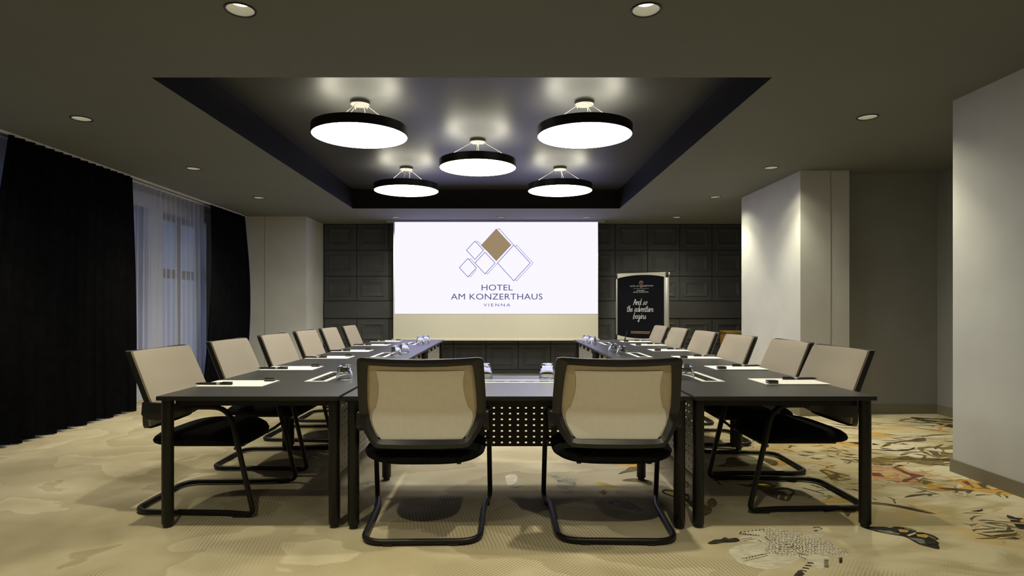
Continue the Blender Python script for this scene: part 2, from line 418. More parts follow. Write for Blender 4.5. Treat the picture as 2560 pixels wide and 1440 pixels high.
CARPET_PRINT = [
('olive',1,[(2.996,4.89),(3.147,4.914),(3.342,4.976),(3.368,4.914),(3.544,4.877),(3.656,4.938),(3.724,4.914),(3.598,4.748),(3.47,4.703),(3.305,4.67),(3.242,4.748),(3.182,4.783),(3.014,4.726),(2.996,4.67),(2.882,4.703)]),
('brown',2,[(3.18,4.89),(3.333,4.963),(3.353,4.902),(3.562,4.861),(3.696,4.926),(3.706,4.89),(3.627,4.794),(3.522,4.806),(3.38,4.818),(3.306,4.842),(3.215,4.842)]),
('olive',1,[(3.643,5.296),(3.769,5.325),(3.871,5.282),(4.113,5.428),(3.706,4.89),(3.656,4.938),(3.543,4.902),(3.522,4.976),(3.564,5.145)]),
('pale',2,[(3.654,5.226),(3.785,5.254),(3.751,5.145),(3.615,5.001),(3.568,5.014),(3.594,5.131)]),
('brown',3,[(3.635,5.145),(3.687,5.118),(3.613,4.963),(3.572,4.976)]),
('pale',2,[(3.79,5.172),(3.933,5.199),(3.852,5.091),(3.75,5.065)]),
('dark',1,[(4.54,6.722),(4.71,6.654),(4.959,6.544),(4.636,6.118),(4.558,6.156),(4.563,6.334),(4.519,6.522)]),
('olive',2,[(4.663,6.588),(4.855,6.416),(4.777,6.314),(4.672,6.375)]),
('orange',1,[(3.626,5.916),(3.722,5.881),(3.743,5.777),(3.614,5.71),(3.541,5.777)]),
('dark',1,[(3.335,5.443),(3.364,5.369),(3.29,5.369)]),
('brown',1,[(3.457,5.473),(3.562,5.488),(3.776,5.581),(3.894,5.661),(4.032,5.777),(3.954,5.645),(3.883,5.534),(3.73,5.503),(3.6,5.473),(3.626,5.369),(3.52,5.413)]),
('salmon',1,[(2.857,4.676),(2.927,4.626),(2.992,4.637),(3.033,4.611),(3.054,4.489),(3.079,4.389),(2.974,4.331),(2.872,4.175),(2.835,4.229),(2.765,4.284),(2.658,4.347)]),
('peach',2,[(2.833,4.604),(2.914,4.551),(2.886,4.429),(2.783,4.312),(2.734,4.389),(2.751,4.489)]),
('peach',2,[(2.921,4.448),(2.988,4.409),(2.907,4.312),(2.837,4.312)]),
('wine',3,[(2.979,4.626),(3.029,4.604),(2.997,4.479),(3.074,4.389),(2.963,4.331),(2.824,4.229),(2.828,4.275),(2.955,4.36),(2.966,4.459)]),
('wine',3,[(2.733,4.469),(2.788,4.459),(2.759,4.35),(2.69,4.389)]),
('olive',1,[(2.948,4.294),(3.026,4.312),(2.983,4.184),(2.931,4.14),(2.911,4.202)]),
('orange',1,[(2.906,4.149),(3.027,4.202),(3.099,4.123),(3.229,4.275),(3.308,4.294),(3.297,4.211),(3.386,4.284),(3.424,4.238),(3.415,4.132),(3.386,3.982),(3.276,3.934),(3.142,4.014),(3.017,4.014),(2.917,4.014),(2.892,4.064)]),
('pale',2,[(3.005,4.158),(3.087,4.114),(3.193,4.22),(3.149,4.114),(3.048,4.089)]),
('brown',3,[(2.941,4.097),(3.048,4.089),(3.158,4.047),(3.139,4.022),(3.004,4.03)]),
('peach',3,[(3.352,4.175),(3.408,4.167),(3.359,4.064),(3.286,4.055)]),
('brown',3,[(3.298,4.193),(3.363,4.202),(3.29,4.097),(3.29,4.047),(3.259,4.097)]),
('wine',3,[(3.236,4.257),(3.286,4.266),(3.226,4.14),(3.203,4.158)]),
('olive',1,[(2.318,3.798),(2.389,3.776),(2.46,3.74),(2.543,3.657),(2.572,3.571),(2.492,3.617),(2.428,3.691),(2.343,3.74),(2.293,3.757)]),
('dark',2,[(2.376,3.754),(2.446,3.719),(2.52,3.637),(2.556,3.58),(2.492,3.623),(2.431,3.695)]),
('brown',1,[(2.449,3.769),(2.487,3.85),(2.482,3.906),(2.499,3.88),(2.499,3.857),(2.523,3.854),(2.491,3.839),(2.459,3.766)]),
('brown',1,[(2.373,3.887),(2.375,3.86),(2.389,3.839),(2.364,3.842)]),
('dark',1,[(2.98,3.562),(2.994,3.514),(3.03,3.502),(2.883,3.332),(2.86,3.342),(2.893,3.409),(2.905,3.443)]),
('orange',2,[(2.985,3.478),(3.025,3.496),(2.94,3.398),(2.953,3.432)]),
('brown',1,[(2.583,3.321),(2.616,3.337),(2.733,3.348),(2.727,3.332),(2.611,3.321),(2.574,3.294)]),
('brown',1,[(2.606,3.284),(2.678,3.305),(2.818,3.321),(2.788,3.294),(2.637,3.279)]),
('brown',1,[(2.597,3.258),(2.631,3.242),(2.806,3.284),(2.772,3.258),(2.603,3.222),(2.588,3.242)]),
('brown',1,[(2.597,3.182),(2.734,3.222),(2.747,3.192),(2.712,3.182),(2.663,3.192)]),
('orange',1,[(2.808,3.3),(2.847,3.3),(2.805,3.268)]),
('black',1,[(2,3.364),(2.078,3.372),(2.142,3.364),(2.153,3.351),(2.191,3.372),(2.239,3.359),(2.273,3.321),(2.255,3.289),(2.288,3.286),(2.314,3.25),(2.314,3.217),(2.306,3.187),(2.28,3.175),(2.273,3.139),(2.251,3.115),(2.213,3.055),(2.182,3.08),(2.154,3.12),(2.153,3.202),(2.144,3.222),(2.135,3.232),(2.092,3.256),(2.04,3.298)]),
('slate',2,[(2.053,3.319),(2.126,3.308),(2.151,3.268),(2.135,3.25),(2.08,3.268)]),
('slate',2,[(2.159,3.222),(2.224,3.182),(2.194,3.129),(2.168,3.129)]),
('gold',2,[(2.186,3.334),(2.234,3.316),(2.199,3.282),(2.165,3.289)]),
('gold',2,[(2.235,3.26),(2.278,3.255),(2.28,3.229),(2.251,3.205),(2.22,3.227)]),
('cream',2,[(2.175,3.246),(2.249,3.286),(2.241,3.268),(2.176,3.23)]),
('cream',2,[(2.231,3.348),(2.235,3.345),(2.228,3.336),(2.225,3.34)]),
('cream',2,[(2.238,3.342),(2.242,3.339),(2.235,3.331),(2.232,3.335)]),
('cream',2,[(2.244,3.337),(2.248,3.334),(2.241,3.325),(2.238,3.33)]),
('cream',2,[(2.25,3.332),(2.254,3.328),(2.247,3.32),(2.245,3.324)]),
('cream',2,[(2.257,3.326),(2.261,3.323),(2.254,3.315),(2.251,3.319)]),
('cream',2,[(2.263,3.321),(2.267,3.318),(2.26,3.309),(2.257,3.313)]),
('cream',2,[(2.286,3.265),(2.288,3.26),(2.279,3.25),(2.278,3.256)]),
('cream',2,[(2.287,3.252),(2.289,3.247),(2.28,3.236),(2.279,3.242)]),
('cream',2,[(2.288,3.238),(2.29,3.233),(2.281,3.223),(2.28,3.229)]),
('cream',2,[(2.289,3.225),(2.291,3.22),(2.282,3.21),(2.281,3.216)]),
('cream',2,[(2.29,3.212),(2.292,3.207),(2.283,3.197),(2.282,3.203)]),
('cream',2,[(2.291,3.199),(2.293,3.194),(2.284,3.184),(2.283,3.19)]),
('umber',1,[(1.609,4.188),(1.684,4.166),(1.74,4.209),(1.816,4.236),(1.878,4.145),(1.835,4.092),(1.931,4.096),(1.94,4.011),(1.89,3.932),(1.803,3.812),(1.748,3.857),(1.725,3.967),(1.724,4.051)]),
('gold',2,[(1.757,4.188),(1.817,4.209),(1.856,4.138),(1.788,4.113)]),
('cream',2,[(1.831,4.041),(1.915,4.061),(1.923,4.001),(1.86,3.932),(1.866,4.011)]),
('cream',2,[(1.798,3.942),(1.809,3.932),(1.762,3.857),(1.759,3.876)]),
('cream',2,[(1.827,3.913),(1.84,3.904),(1.801,3.839),(1.791,3.843)]),
('umber',1,[(2.37,4.528),(2.443,4.561),(2.48,4.453),(2.527,4.381),(2.431,4.364),(2.49,4.299),(2.373,4.26),(2.327,4.283),(2.347,4.345),(2.288,4.322),(2.36,4.381)]),
('gold',2,[(2.391,4.515),(2.429,4.523),(2.44,4.429),(2.393,4.417)]),
('gold',2,[(2.46,4.417),(2.503,4.385),(2.447,4.381)]),
('gold',2,[(2.398,4.329),(2.458,4.306),(2.383,4.279)]),
('umber',1,[(1.663,4.68),(1.743,4.741),(1.803,4.884),(1.889,4.935),(1.892,4.826),(1.927,4.741),(1.881,4.653),(1.757,4.627),(1.656,4.64)]),
('orange',1,[(2.094,4.92),(2.169,4.87),(2.268,4.741),(2.207,4.68),(2.099,4.664),(2.076,4.741)]),
('brown',2,[(2.094,4.92),(2.147,4.87),(2.175,4.769),(2.099,4.664),(2.078,4.713)]),
('umber',1,[(1.86,4.515),(2.025,4.515),(2.079,4.453),(2.132,4.381),(2.036,4.209),(1.992,4.254),(2.014,4.357),(1.885,4.429)]),
('brown',1,[(1.936,3.673),(1.976,3.69),(2.044,3.69),(1.985,3.624),(1.918,3.603)]),
('umber',1,[(2.072,3.69),(2.14,3.681),(2.108,3.607),(2.076,3.599),(2.019,3.524),(2.021,3.56)]),
('gold',2,[(2.02,3.821),(2.095,3.857),(2.177,3.867),(2.214,3.839),(2.194,3.794),(2.016,3.785)]),
('umber',3,[(2.214,4.041),(2.222,4.011),(2.216,3.913),(2.22,3.848),(2.182,3.876)]),
('umber',1,[(2.546,5.149),(2.603,5.123),(2.656,5.104),(2.581,5.065),(2.551,5.097)]),
('umber',1,[(2.497,4.929),(2.552,4.905),(2.603,4.887),(2.532,4.852),(2.503,4.881)]),
('umber',1,[(2.846,5.068),(2.901,5.043),(2.952,5.024),(2.877,4.987),(2.849,5.018)]),
('umber',1,[(2.776,5.182),(2.832,5.156),(2.884,5.136),(2.808,5.097),(2.779,5.13)]),
('umber',1,[(2.721,4.884),(2.774,4.861),(2.823,4.843),(2.752,4.809),(2.724,4.838)]),
('umber',1,[(2.451,5.037),(2.508,5.012),(2.56,4.993),(2.488,4.956),(2.458,4.987)]),
('olive',1,[(2.825,4.884),(2.875,4.855),(2.807,4.741)]),
('olive',1,[(3.011,4.914),(3.212,4.929),(3.164,4.855),(2.986,4.659),(2.905,4.741)]),
('orange',1,[(3.038,5.5),(3.224,5.445),(3.129,5.284),(3.035,5.39)]),
('dark',2,[(3.128,5.481),(3.246,5.481),(3.181,5.372)]),
('umber',1,[(2.195,5.352),(2.202,5.345),(2.19,5.32),(2.183,5.327)]),
('umber',1,[(2.069,5.327),(2.076,5.32),(2.065,5.295),(2.058,5.302)]),
('umber',1,[(2.191,5.299),(2.198,5.292),(2.186,5.267),(2.18,5.274)]),
('umber',1,[(2.12,5.413),(2.127,5.406),(2.116,5.381),(2.108,5.388)]),
('umber',1,[(2.171,5.545),(2.178,5.537),(2.166,5.51),(2.159,5.518)]),
('umber',1,[(2.161,5.357),(2.168,5.349),(2.156,5.325),(2.149,5.332)]),
('umber',1,[(2.179,5.334),(2.186,5.327),(2.175,5.302),(2.168,5.309)]),
('umber',1,[(2.18,5.53),(2.187,5.522),(2.175,5.496),(2.168,5.504)]),
('umber',1,[(2.072,5.295),(2.079,5.288),(2.068,5.264),(2.061,5.27)]),
('umber',1,[(2.177,5.463),(2.184,5.456),(2.172,5.43),(2.165,5.438)]),
('umber',1,[(2.189,5.447),(2.196,5.44),(2.184,5.414),(2.177,5.421)]),
('umber',1,[(2.154,5.409),(2.161,5.402),(2.149,5.376),(2.142,5.384)]),
('umber',1,[(2.146,5.381),(2.153,5.373),(2.141,5.349),(2.134,5.356)]),
('umber',1,[(2.108,5.373),(2.115,5.366),(2.103,5.341),(2.096,5.348)]),
('umber',1,[(2.081,5.368),(2.088,5.361),(2.076,5.336),(2.069,5.343)]),
('umber',1,[(2.306,5.573),(2.313,5.565),(2.3,5.538),(2.293,5.546)]),
('umber',1,[(2.148,5.432),(2.155,5.425),(2.143,5.399),(2.136,5.406)]),
('umber',1,[(2.137,5.338),(2.144,5.331),(2.132,5.307),(2.125,5.314)]),
('umber',1,[(2.097,5.38),(2.104,5.372),(2.093,5.347),(2.086,5.355)]),
('umber',1,[(2.165,5.344),(2.172,5.337),(2.16,5.313),(2.153,5.32)]),
('umber',1,[(2.214,5.372),(2.22,5.365),(2.209,5.34),(2.202,5.347)]),
('umber',1,[(2.092,5.371),(2.099,5.364),(2.087,5.339),(2.08,5.346)]),
('umber',1,[(2.289,5.533),(2.296,5.526),(2.283,5.499),(2.276,5.507)]),
('umber',1,[(2.186,5.298),(2.193,5.291),(2.181,5.267),(2.175,5.274)]),
('umber',1,[(2.164,5.329),(2.171,5.322),(2.159,5.297),(2.153,5.304)]),
('umber',1,[(2.1,5.304),(2.107,5.297),(2.096,5.273),(2.089,5.28)]),
('umber',1,[(2.245,5.514),(2.252,5.507),(2.24,5.481),(2.233,5.488)]),
('umber',1,[(2.17,5.368),(2.177,5.361),(2.165,5.336),(2.158,5.343)]),
('umber',1,[(2.147,5.536),(2.154,5.529),(2.142,5.502),(2.135,5.51)]),
('umber',1,[(2.195,5.472),(2.202,5.464),(2.19,5.438),(2.183,5.446)]),
('umber',1,[(2.2,5.488),(2.207,5.481),(2.195,5.455),(2.188,5.462)]),
('umber',1,[(2.132,5.542),(2.139,5.534),(2.127,5.508),(2.12,5.515)]),
('umber',1,[(2.131,5.511),(2.138,5.504),(2.127,5.477),(2.119,5.485)]),
('umber',1,[(2.165,5.388),(2.172,5.381),(2.16,5.356),(2.153,5.363)]),
('umber',1,[(2.163,5.401),(2.17,5.394),(2.159,5.369),(2.152,5.376)]),
('umber',1,[(2.148,5.354),(2.155,5.347),(2.143,5.322),(2.136,5.329)]),
('umber',1,[(2.086,5.289),(2.093,5.282),(2.082,5.258),(2.075,5.265)]),
('umber',1,[(2.248,5.548),(2.255,5.54),(2.243,5.514),(2.236,5.522)]),
('umber',1,[(2.2,5.447),(2.207,5.44),(2.195,5.414),(2.188,5.421)]),
('umber',1,[(2.134,5.46),(2.141,5.452),(2.129,5.427),(2.122,5.434)]),
('umber',1,[(2.119,5.318),(2.126,5.311),(2.114,5.287),(2.107,5.294)]),
('umber',1,[(2.18,5.506),(2.187,5.498),(2.175,5.472),(2.168,5.48)]),
('umber',1,[(2.249,5.568),(2.256,5.561),(2.244,5.534),(2.237,5.542)]),
('umber',1,[(2.07,5.37),(2.077,5.362),(2.066,5.338),(2.059,5.345)]),
('umber',1,[(2.148,5.414),(2.156,5.407),(2.144,5.382),(2.137,5.389)]),
('umber',1,[(2.132,5.43),(2.139,5.422),(2.127,5.397),(2.12,5.404)]),
('umber',1,[(2.245,5.456),(2.252,5.448),(2.24,5.423),(2.233,5.43)]),
('umber',1,[(2.152,5.447),(2.159,5.439),(2.147,5.414),(2.14,5.421)]),
('umber',1,[(2.22,5.536),(2.228,5.528),(2.215,5.502),(2.208,5.509)]),
('umber',1,[(2.107,5.452),(2.114,5.444),(2.102,5.419),(2.095,5.426)]),
('umber',1,[(2.196,5.495),(2.203,5.488),(2.191,5.462),(2.184,5.469)]),
('umber',1,[(2.126,5.426),(2.133,5.418),(2.121,5.393),(2.114,5.4)]),
('umber',1,[(2.303,5.559),(2.31,5.552),(2.297,5.525),(2.29,5.533)]),
('umber',1,[(2.143,5.315),(2.15,5.308),(2.138,5.283),(2.131,5.29)]),
('umber',1,[(2.282,5.534),(2.289,5.527),(2.276,5.5),(2.269,5.508)]),
('umber',1,[(2.051,5.298),(2.058,5.291),(2.047,5.267),(2.04,5.274)]),
('umber',1,[(2.239,5.409),(2.245,5.402),(2.233,5.376),(2.226,5.384)]),
('umber',1,[(2.083,5.4),(2.09,5.393),(2.078,5.368),(2.071,5.375)]),
('umber',1,[(2.217,5.513),(2.224,5.506),(2.212,5.48),(2.205,5.487)]),
('umber',1,[(2.074,5.303),(2.081,5.296),(2.07,5.272),(2.063,5.279)]),
('brown',1,[(2.029,4.092),(2.04,4.104),(2.115,3.971),(2.102,3.954)]),
('brown',1,[(2.118,4.155),(2.129,4.168),(2.179,4.092),(2.166,4.073)]),
('brown',1,[(2.062,4.011),(2.073,4.023),(2.218,4.071),(2.204,4.053)]),
('brown',1,[(2.355,4.071),(2.367,4.084),(2.387,4.031),(2.372,4.013)]),
('umber',1,[(1.493,4.265),(1.503,4.279),(1.512,4.166),(1.501,4.147)]),
('umber',1,[(1.512,4.166),(1.522,4.179),(1.572,4.243),(1.561,4.223)]),
('umber',1,[(1.515,4.155),(1.524,4.168),(1.594,4.265),(1.582,4.245)]),
('umber',1,[(1.501,4.288),(1.511,4.301),(1.497,4.177),(1.486,4.157)]),
('orange',1,[(0.852,4.73),(1.095,4.748),(1.067,4.623),(0.972,4.637)]),
('umber',1,[(0.835,4.427),(0.915,4.546),(0.971,4.63),(1.062,4.603),(1.013,4.527),(0.906,4.472)]),
('brown',1,[(1.179,4.603),(1.252,4.586),(1.174,4.586)]),
('umber',1,[(0.837,4.28),(0.918,4.322),(0.989,4.311),(1.043,4.238),(1.01,4.148),(0.982,4.178),(0.946,4.228),(0.849,4.248)]),
('black',1,[(1.051,4.021),(1.086,4.061),(1.158,4.015),(1.204,3.943),(1.164,3.814),(1.112,3.873),(1.053,3.961)]),
('gold',2,[(1.068,4.015),(1.103,4.021),(1.19,3.916),(1.169,3.848),(1.119,3.899),(1.069,3.979)]),
('umber',1,[(1.197,4.269),(1.237,4.29),(1.292,4.242),(1.249,4.099),(1.225,4.128),(1.205,4.198)]),
('salmon',2,[(1.228,4.178),(1.278,4.198),(1.252,4.109),(1.231,4.128)]),
('umber',1,[(1.338,3.882),(1.348,3.848),(1.327,3.757),(1.281,3.686),(1.271,3.781)]),
('umber',1,[(1.148,3.831),(1.276,3.701),(1.194,3.551),(1.139,3.551),(1.187,3.701),(1.124,3.717)]),
('grey',1,[(0.311,4.404),(0.342,4.42),(0.423,4.354),(0.52,4.296),(0.496,4.248),(0.497,4.158),(0.428,4.058),(0.345,4.084),(0.375,4.228)]),
('grey',1,[(0.381,4.006),(0.444,4.043),(0.487,3.979),(0.412,3.952)]),
('gold',1,[(0.638,4.218),(0.673,4.232),(0.719,4.188),(0.795,4.096),(0.718,4.115),(0.651,4.128)]),
('olive',1,[(0.623,3.988),(0.667,4.052),(0.688,4.006),(0.653,3.934)]),
('grey',1,[(0.029,4.099),(0.059,4.148),(0.134,4.138),(0.092,4.084)]),
('cream',1,[(0.013,4.409),(0.087,4.42),(0.077,4.218),(0.018,4.158)]),
('grey',1,[(0.647,3.798),(0.725,3.848),(0.805,3.765),(0.838,3.632),(0.759,3.67),(0.69,3.717)]),
('cream',1,[(1.146,3.066),(1.36,3.139),(1.317,3.004),(1.489,3.004),(1.598,2.973),(1.582,2.915),(1.485,2.818),(1.471,2.859),(1.456,2.937),(1.283,2.824),(1.197,2.831),(1.133,2.894)]),
('cream',1,[(1.629,3.251),(1.7,3.324),(1.778,3.334),(1.713,3.225),(1.646,3.198)]),
('cream',1,[(1.275,3.274),(1.36,3.315),(1.447,3.315),(1.364,3.147),(1.256,3.173),(1.269,3.225),(1.371,3.242)]),
('cream',1,[(1.441,3.343),(1.509,3.362),(1.538,3.31),(1.618,3.265),(1.642,3.211),(1.706,3.168),(1.696,3.066),(1.728,3.011),(1.703,2.973),(1.627,2.97),(1.552,3.004),(1.443,2.973),(1.381,2.973),(1.326,3.004),(1.355,3.098),(1.397,3.225)]),
('dark',2,[(1.466,3.357),(1.466,3.351),(1.461,3.338),(1.46,3.339),(1.462,3.349)]),
('dark',2,[(1.478,3.357),(1.479,3.351),(1.476,3.339),(1.474,3.339),(1.475,3.348)]),
('dark',2,[(1.497,3.362),(1.499,3.359),(1.497,3.349),(1.495,3.348),(1.495,3.356)]),
('dark',2,[(1.512,3.363),(1.513,3.359),(1.511,3.347),(1.509,3.347),(1.509,3.355)]),
('dark',2,[(1.454,3.328),(1.456,3.325),(1.454,3.316),(1.451,3.316),(1.451,3.322)]),
('dark',2,[(1.474,3.34),(1.476,3.335),(1.472,3.323),(1.469,3.323),(1.47,3.332)]),
('dark',2,[(1.477,3.327),(1.48,3.326),(1.48,3.318),(1.477,3.316),(1.475,3.321)]),
('dark',2,[(1.506,3.336),(1.508,3.332),(1.507,3.323),(1.504,3.322),(1.504,3.329)]),
('dark',2,[(1.515,3.334),(1.52,3.335),(1.521,3.329),(1.518,3.326),(1.514,3.328)]),
('dark',2,[(1.43,3.312),(1.431,3.307),(1.427,3.295),(1.424,3.295),(1.426,3.304)]),
('dark',2,[(1.442,3.307),(1.443,3.303),(1.441,3.292),(1.438,3.292),(1.438,3.299)]),
('dark',2,[(1.457,3.305),(1.459,3.302),(1.456,3.293),(1.452,3.293),(1.452,3.299)]),
('dark',2,[(1.473,3.306),(1.476,3.305),(1.477,3.297),(1.474,3.295),(1.472,3.3)]),
('dark',2,[(1.492,3.309),(1.495,3.306),(1.493,3.296),(1.49,3.295),(1.488,3.302)]),
('dark',2,[(1.503,3.307),(1.506,3.304),(1.506,3.294),(1.504,3.293),(1.501,3.3)]),
('dark',2,[(1.521,3.303),(1.526,3.303),(1.529,3.295),(1.526,3.292),(1.52,3.295)]),
('dark',2,[(1.533,3.302),(1.539,3.306),(1.546,3.304),(1.544,3.3),(1.536,3.298)]),
('dark',2,[(1.548,3.299),(1.554,3.302),(1.561,3.302),(1.56,3.299),(1.552,3.297)]),
('dark',2,[(1.43,3.279),(1.432,3.275),(1.427,3.266),(1.425,3.266),(1.426,3.273)]),
('dark',2,[(1.448,3.285),(1.45,3.283),(1.449,3.273),(1.447,3.272),(1.445,3.278)]),
('dark',2,[(1.465,3.278),(1.468,3.276),(1.466,3.267),(1.462,3.266),(1.461,3.271)]),
('dark',2,[(1.476,3.288),(1.478,3.285),(1.477,3.276),(1.475,3.275),(1.474,3.281)]),
('dark',2,[(1.492,3.277),(1.496,3.276),(1.497,3.27),(1.495,3.268),(1.492,3.272)]),
('dark',2,[(1.503,3.276),(1.509,3.277),(1.512,3.27),(1.509,3.267),(1.503,3.269)]),
('dark',2,[(1.526,3.283),(1.531,3.284),(1.534,3.278),(1.532,3.276),(1.527,3.278)]),
('dark',2,[(1.535,3.271),(1.54,3.275),(1.545,3.275),(1.544,3.271),(1.538,3.269)]),
('dark',2,[(1.551,3.273),(1.555,3.279),(1.562,3.28),(1.561,3.276),(1.555,3.272)]),
('dark',2,[(1.577,3.279),(1.581,3.285),(1.588,3.288),(1.588,3.285),(1.582,3.279)]),
('dark',2,[(1.424,3.264),(1.426,3.26),(1.424,3.249),(1.422,3.249),(1.422,3.257)]),
('dark',2,[(1.438,3.257),(1.441,3.254),(1.438,3.246),(1.435,3.245),(1.434,3.25)]),
('dark',2,[(1.457,3.263),(1.46,3.26),(1.458,3.251),(1.456,3.25),(1.454,3.256)]),
('dark',2,[(1.467,3.264),(1.47,3.26),(1.469,3.25),(1.467,3.25),(1.466,3.257)]),
('dark',2,[(1.479,3.256),(1.481,3.253),(1.481,3.244),(1.479,3.243),(1.478,3.249)]),
('dark',2,[(1.498,3.253),(1.501,3.251),(1.503,3.243),(1.501,3.242),(1.498,3.247)]),
('dark',2,[(1.515,3.258),(1.521,3.26),(1.528,3.256),(1.525,3.253),(1.518,3.253)]),
('dark',2,[(1.526,3.256),(1.531,3.259),(1.535,3.256),(1.533,3.253),(1.528,3.252)]),
('dark',2,[(1.545,3.255),(1.549,3.258),(1.555,3.26),(1.554,3.257),(1.548,3.254)]),
('dark',2,[(1.56,3.252),(1.564,3.258),(1.572,3.265),(1.572,3.262),(1.566,3.254)]),
('dark',2,[(1.582,3.252),(1.585,3.257),(1.592,3.263),(1.592,3.261),(1.587,3.254)]),
('dark',2,[(1.591,3.243),(1.593,3.249),(1.599,3.254),(1.6,3.252),(1.596,3.246)]),
('dark',2,[(1.603,3.243),(1.607,3.251),(1.616,3.261),(1.617,3.258),(1.61,3.248)]),
('dark',2,[(1.409,3.232),(1.411,3.229),(1.409,3.22),(1.407,3.219),(1.406,3.226)]),
('dark',2,[(1.424,3.237),(1.426,3.234),(1.423,3.225),(1.421,3.225),(1.421,3.231)]),
('dark',2,[(1.436,3.233),(1.438,3.229),(1.436,3.218),(1.434,3.218),(1.433,3.226)]),
('dark',2,[(1.459,3.235),(1.463,3.233),(1.462,3.224),(1.459,3.222),(1.457,3.228)]),
('dark',2,[(1.471,3.236),(1.475,3.236),(1.477,3.231),(1.475,3.23),(1.472,3.232)]),
('dark',2,[(1.491,3.232),(1.495,3.233),(1.496,3.228),(1.493,3.225),(1.49,3.227)]),
('dark',2,[(1.503,3.228),(1.508,3.23),(1.514,3.229),(1.512,3.226),(1.506,3.225)]),
('dark',2,[(1.514,3.231),(1.519,3.236),(1.526,3.236),(1.524,3.232),(1.517,3.228)]),
('dark',2,[(1.53,3.229),(1.534,3.233),(1.541,3.236),(1.54,3.233),(1.534,3.228)]),
('dark',2,[(1.543,3.222),(1.548,3.229),(1.559,3.237),(1.559,3.235),(1.55,3.226)]),
('dark',2,[(1.567,3.222),(1.57,3.228),(1.579,3.234),(1.579,3.23),(1.572,3.223)]),
('dark',2,[(1.575,3.22),(1.578,3.227),(1.587,3.235),(1.588,3.233),(1.582,3.224)]),
('dark',2,[(1.596,3.226),(1.598,3.231),(1.604,3.239),(1.605,3.237),(1.601,3.23)]),
('dark',2,[(1.61,3.218),(1.612,3.223),(1.619,3.231),(1.62,3.229),(1.615,3.222)]),
('dark',2,[(1.626,3.221),(1.629,3.226),(1.635,3.232),(1.636,3.23),(1.631,3.224)]),
('dark',2,[(1.392,3.207),(1.394,3.204),(1.393,3.195),(1.39,3.194),(1.389,3.2)]),
('dark',2,[(1.416,3.215),(1.419,3.213),(1.417,3.206),(1.415,3.204),(1.414,3.209)]),
('dark',2,[(1.434,3.21),(1.436,3.207),(1.434,3.199),(1.432,3.199),(1.432,3.205)]),
('dark',2,[(1.446,3.211),(1.449,3.209),(1.449,3.201),(1.446,3.199),(1.444,3.204)]),
('dark',2,[(1.46,3.205),(1.465,3.206),(1.466,3.199),(1.463,3.196),(1.459,3.199)]),
('dark',2,[(1.475,3.212),(1.479,3.214),(1.481,3.209),(1.478,3.205),(1.474,3.206)]),
('dark',2,[(1.494,3.207),(1.498,3.21),(1.503,3.209),(1.501,3.206),(1.496,3.204)]),
('dark',2,[(1.502,3.206),(1.506,3.208),(1.512,3.208),(1.511,3.205),(1.505,3.204)]),
('dark',2,[(1.525,3.206),(1.529,3.212),(1.536,3.215),(1.536,3.212),(1.529,3.207)]),
('dark',2,[(1.531,3.201),(1.536,3.207),(1.547,3.213),(1.546,3.21),(1.538,3.202)]),
('dark',2,[(1.554,3.198),(1.559,3.204),(1.568,3.211),(1.568,3.208),(1.56,3.2)]),
('dark',2,[(1.569,3.197),(1.574,3.204),(1.584,3.211),(1.584,3.208),(1.576,3.2)]),
('dark',2,[(1.582,3.197),(1.584,3.201),(1.591,3.208),(1.591,3.207),(1.587,3.2)]),
('dark',2,[(1.599,3.202),(1.602,3.207),(1.609,3.214),(1.61,3.212),(1.604,3.206)]),
('dark',2,[(1.621,3.199),(1.622,3.204),(1.627,3.21),(1.628,3.209),(1.625,3.203)]),
('dark',2,[(1.629,3.196),(1.633,3.202),(1.642,3.208),(1.641,3.206),(1.634,3.199)]),
('dark',2,[(1.391,3.191),(1.393,3.187),(1.392,3.176),(1.39,3.175),(1.389,3.183)]),
('dark',2,[(1.406,3.189),(1.407,3.185),(1.404,3.176),(1.402,3.176),(1.403,3.183)]),
('dark',2,[(1.419,3.191),(1.422,3.189),(1.42,3.18),(1.417,3.179),(1.416,3.185)]),
('dark',2,[(1.432,3.191),(1.437,3.189),(1.437,3.178),(1.434,3.176),(1.43,3.182)]),
('dark',2,[(1.452,3.185),(1.457,3.185),(1.458,3.179),(1.454,3.176),(1.451,3.178)]),
('dark',2,[(1.466,3.189),(1.471,3.191),(1.474,3.187),(1.471,3.183),(1.466,3.184)]),
('dark',2,[(1.484,3.187),(1.49,3.19),(1.494,3.185),(1.491,3.182),(1.485,3.182)]),
('dark',2,[(1.496,3.18),(1.501,3.183),(1.508,3.183),(1.507,3.18),(1.5,3.178)]),
('dark',2,[(1.508,3.177),(1.513,3.183),(1.522,3.187),(1.521,3.184),(1.513,3.178)]),
('dark',2,[(1.521,3.179),(1.525,3.186),(1.535,3.191),(1.534,3.187),(1.526,3.18)]),
('dark',2,[(1.535,3.171),(1.541,3.178),(1.553,3.185),(1.552,3.181),(1.542,3.173)]),
('dark',2,[(1.558,3.176),(1.562,3.182),(1.57,3.189),(1.57,3.186),(1.564,3.178)]),
('dark',2,[(1.576,3.176),(1.578,3.181),(1.584,3.188),(1.585,3.186),(1.581,3.18)]),
('dark',2,[(1.586,3.174),(1.59,3.181),(1.6,3.19),(1.6,3.187),(1.593,3.178)]),
('dark',2,[(1.611,3.18),(1.613,3.185),(1.62,3.19),(1.621,3.188),(1.616,3.181)]),
('dark',2,[(1.619,3.171),(1.623,3.178),(1.633,3.185),(1.632,3.182),(1.625,3.174)]),
('dark',2,[(1.638,3.175),(1.641,3.181),(1.65,3.188),(1.65,3.186),(1.644,3.178)]),
('dark',2,[(1.648,3.173),(1.652,3.178),(1.659,3.182),(1.659,3.18),(1.652,3.175)]),
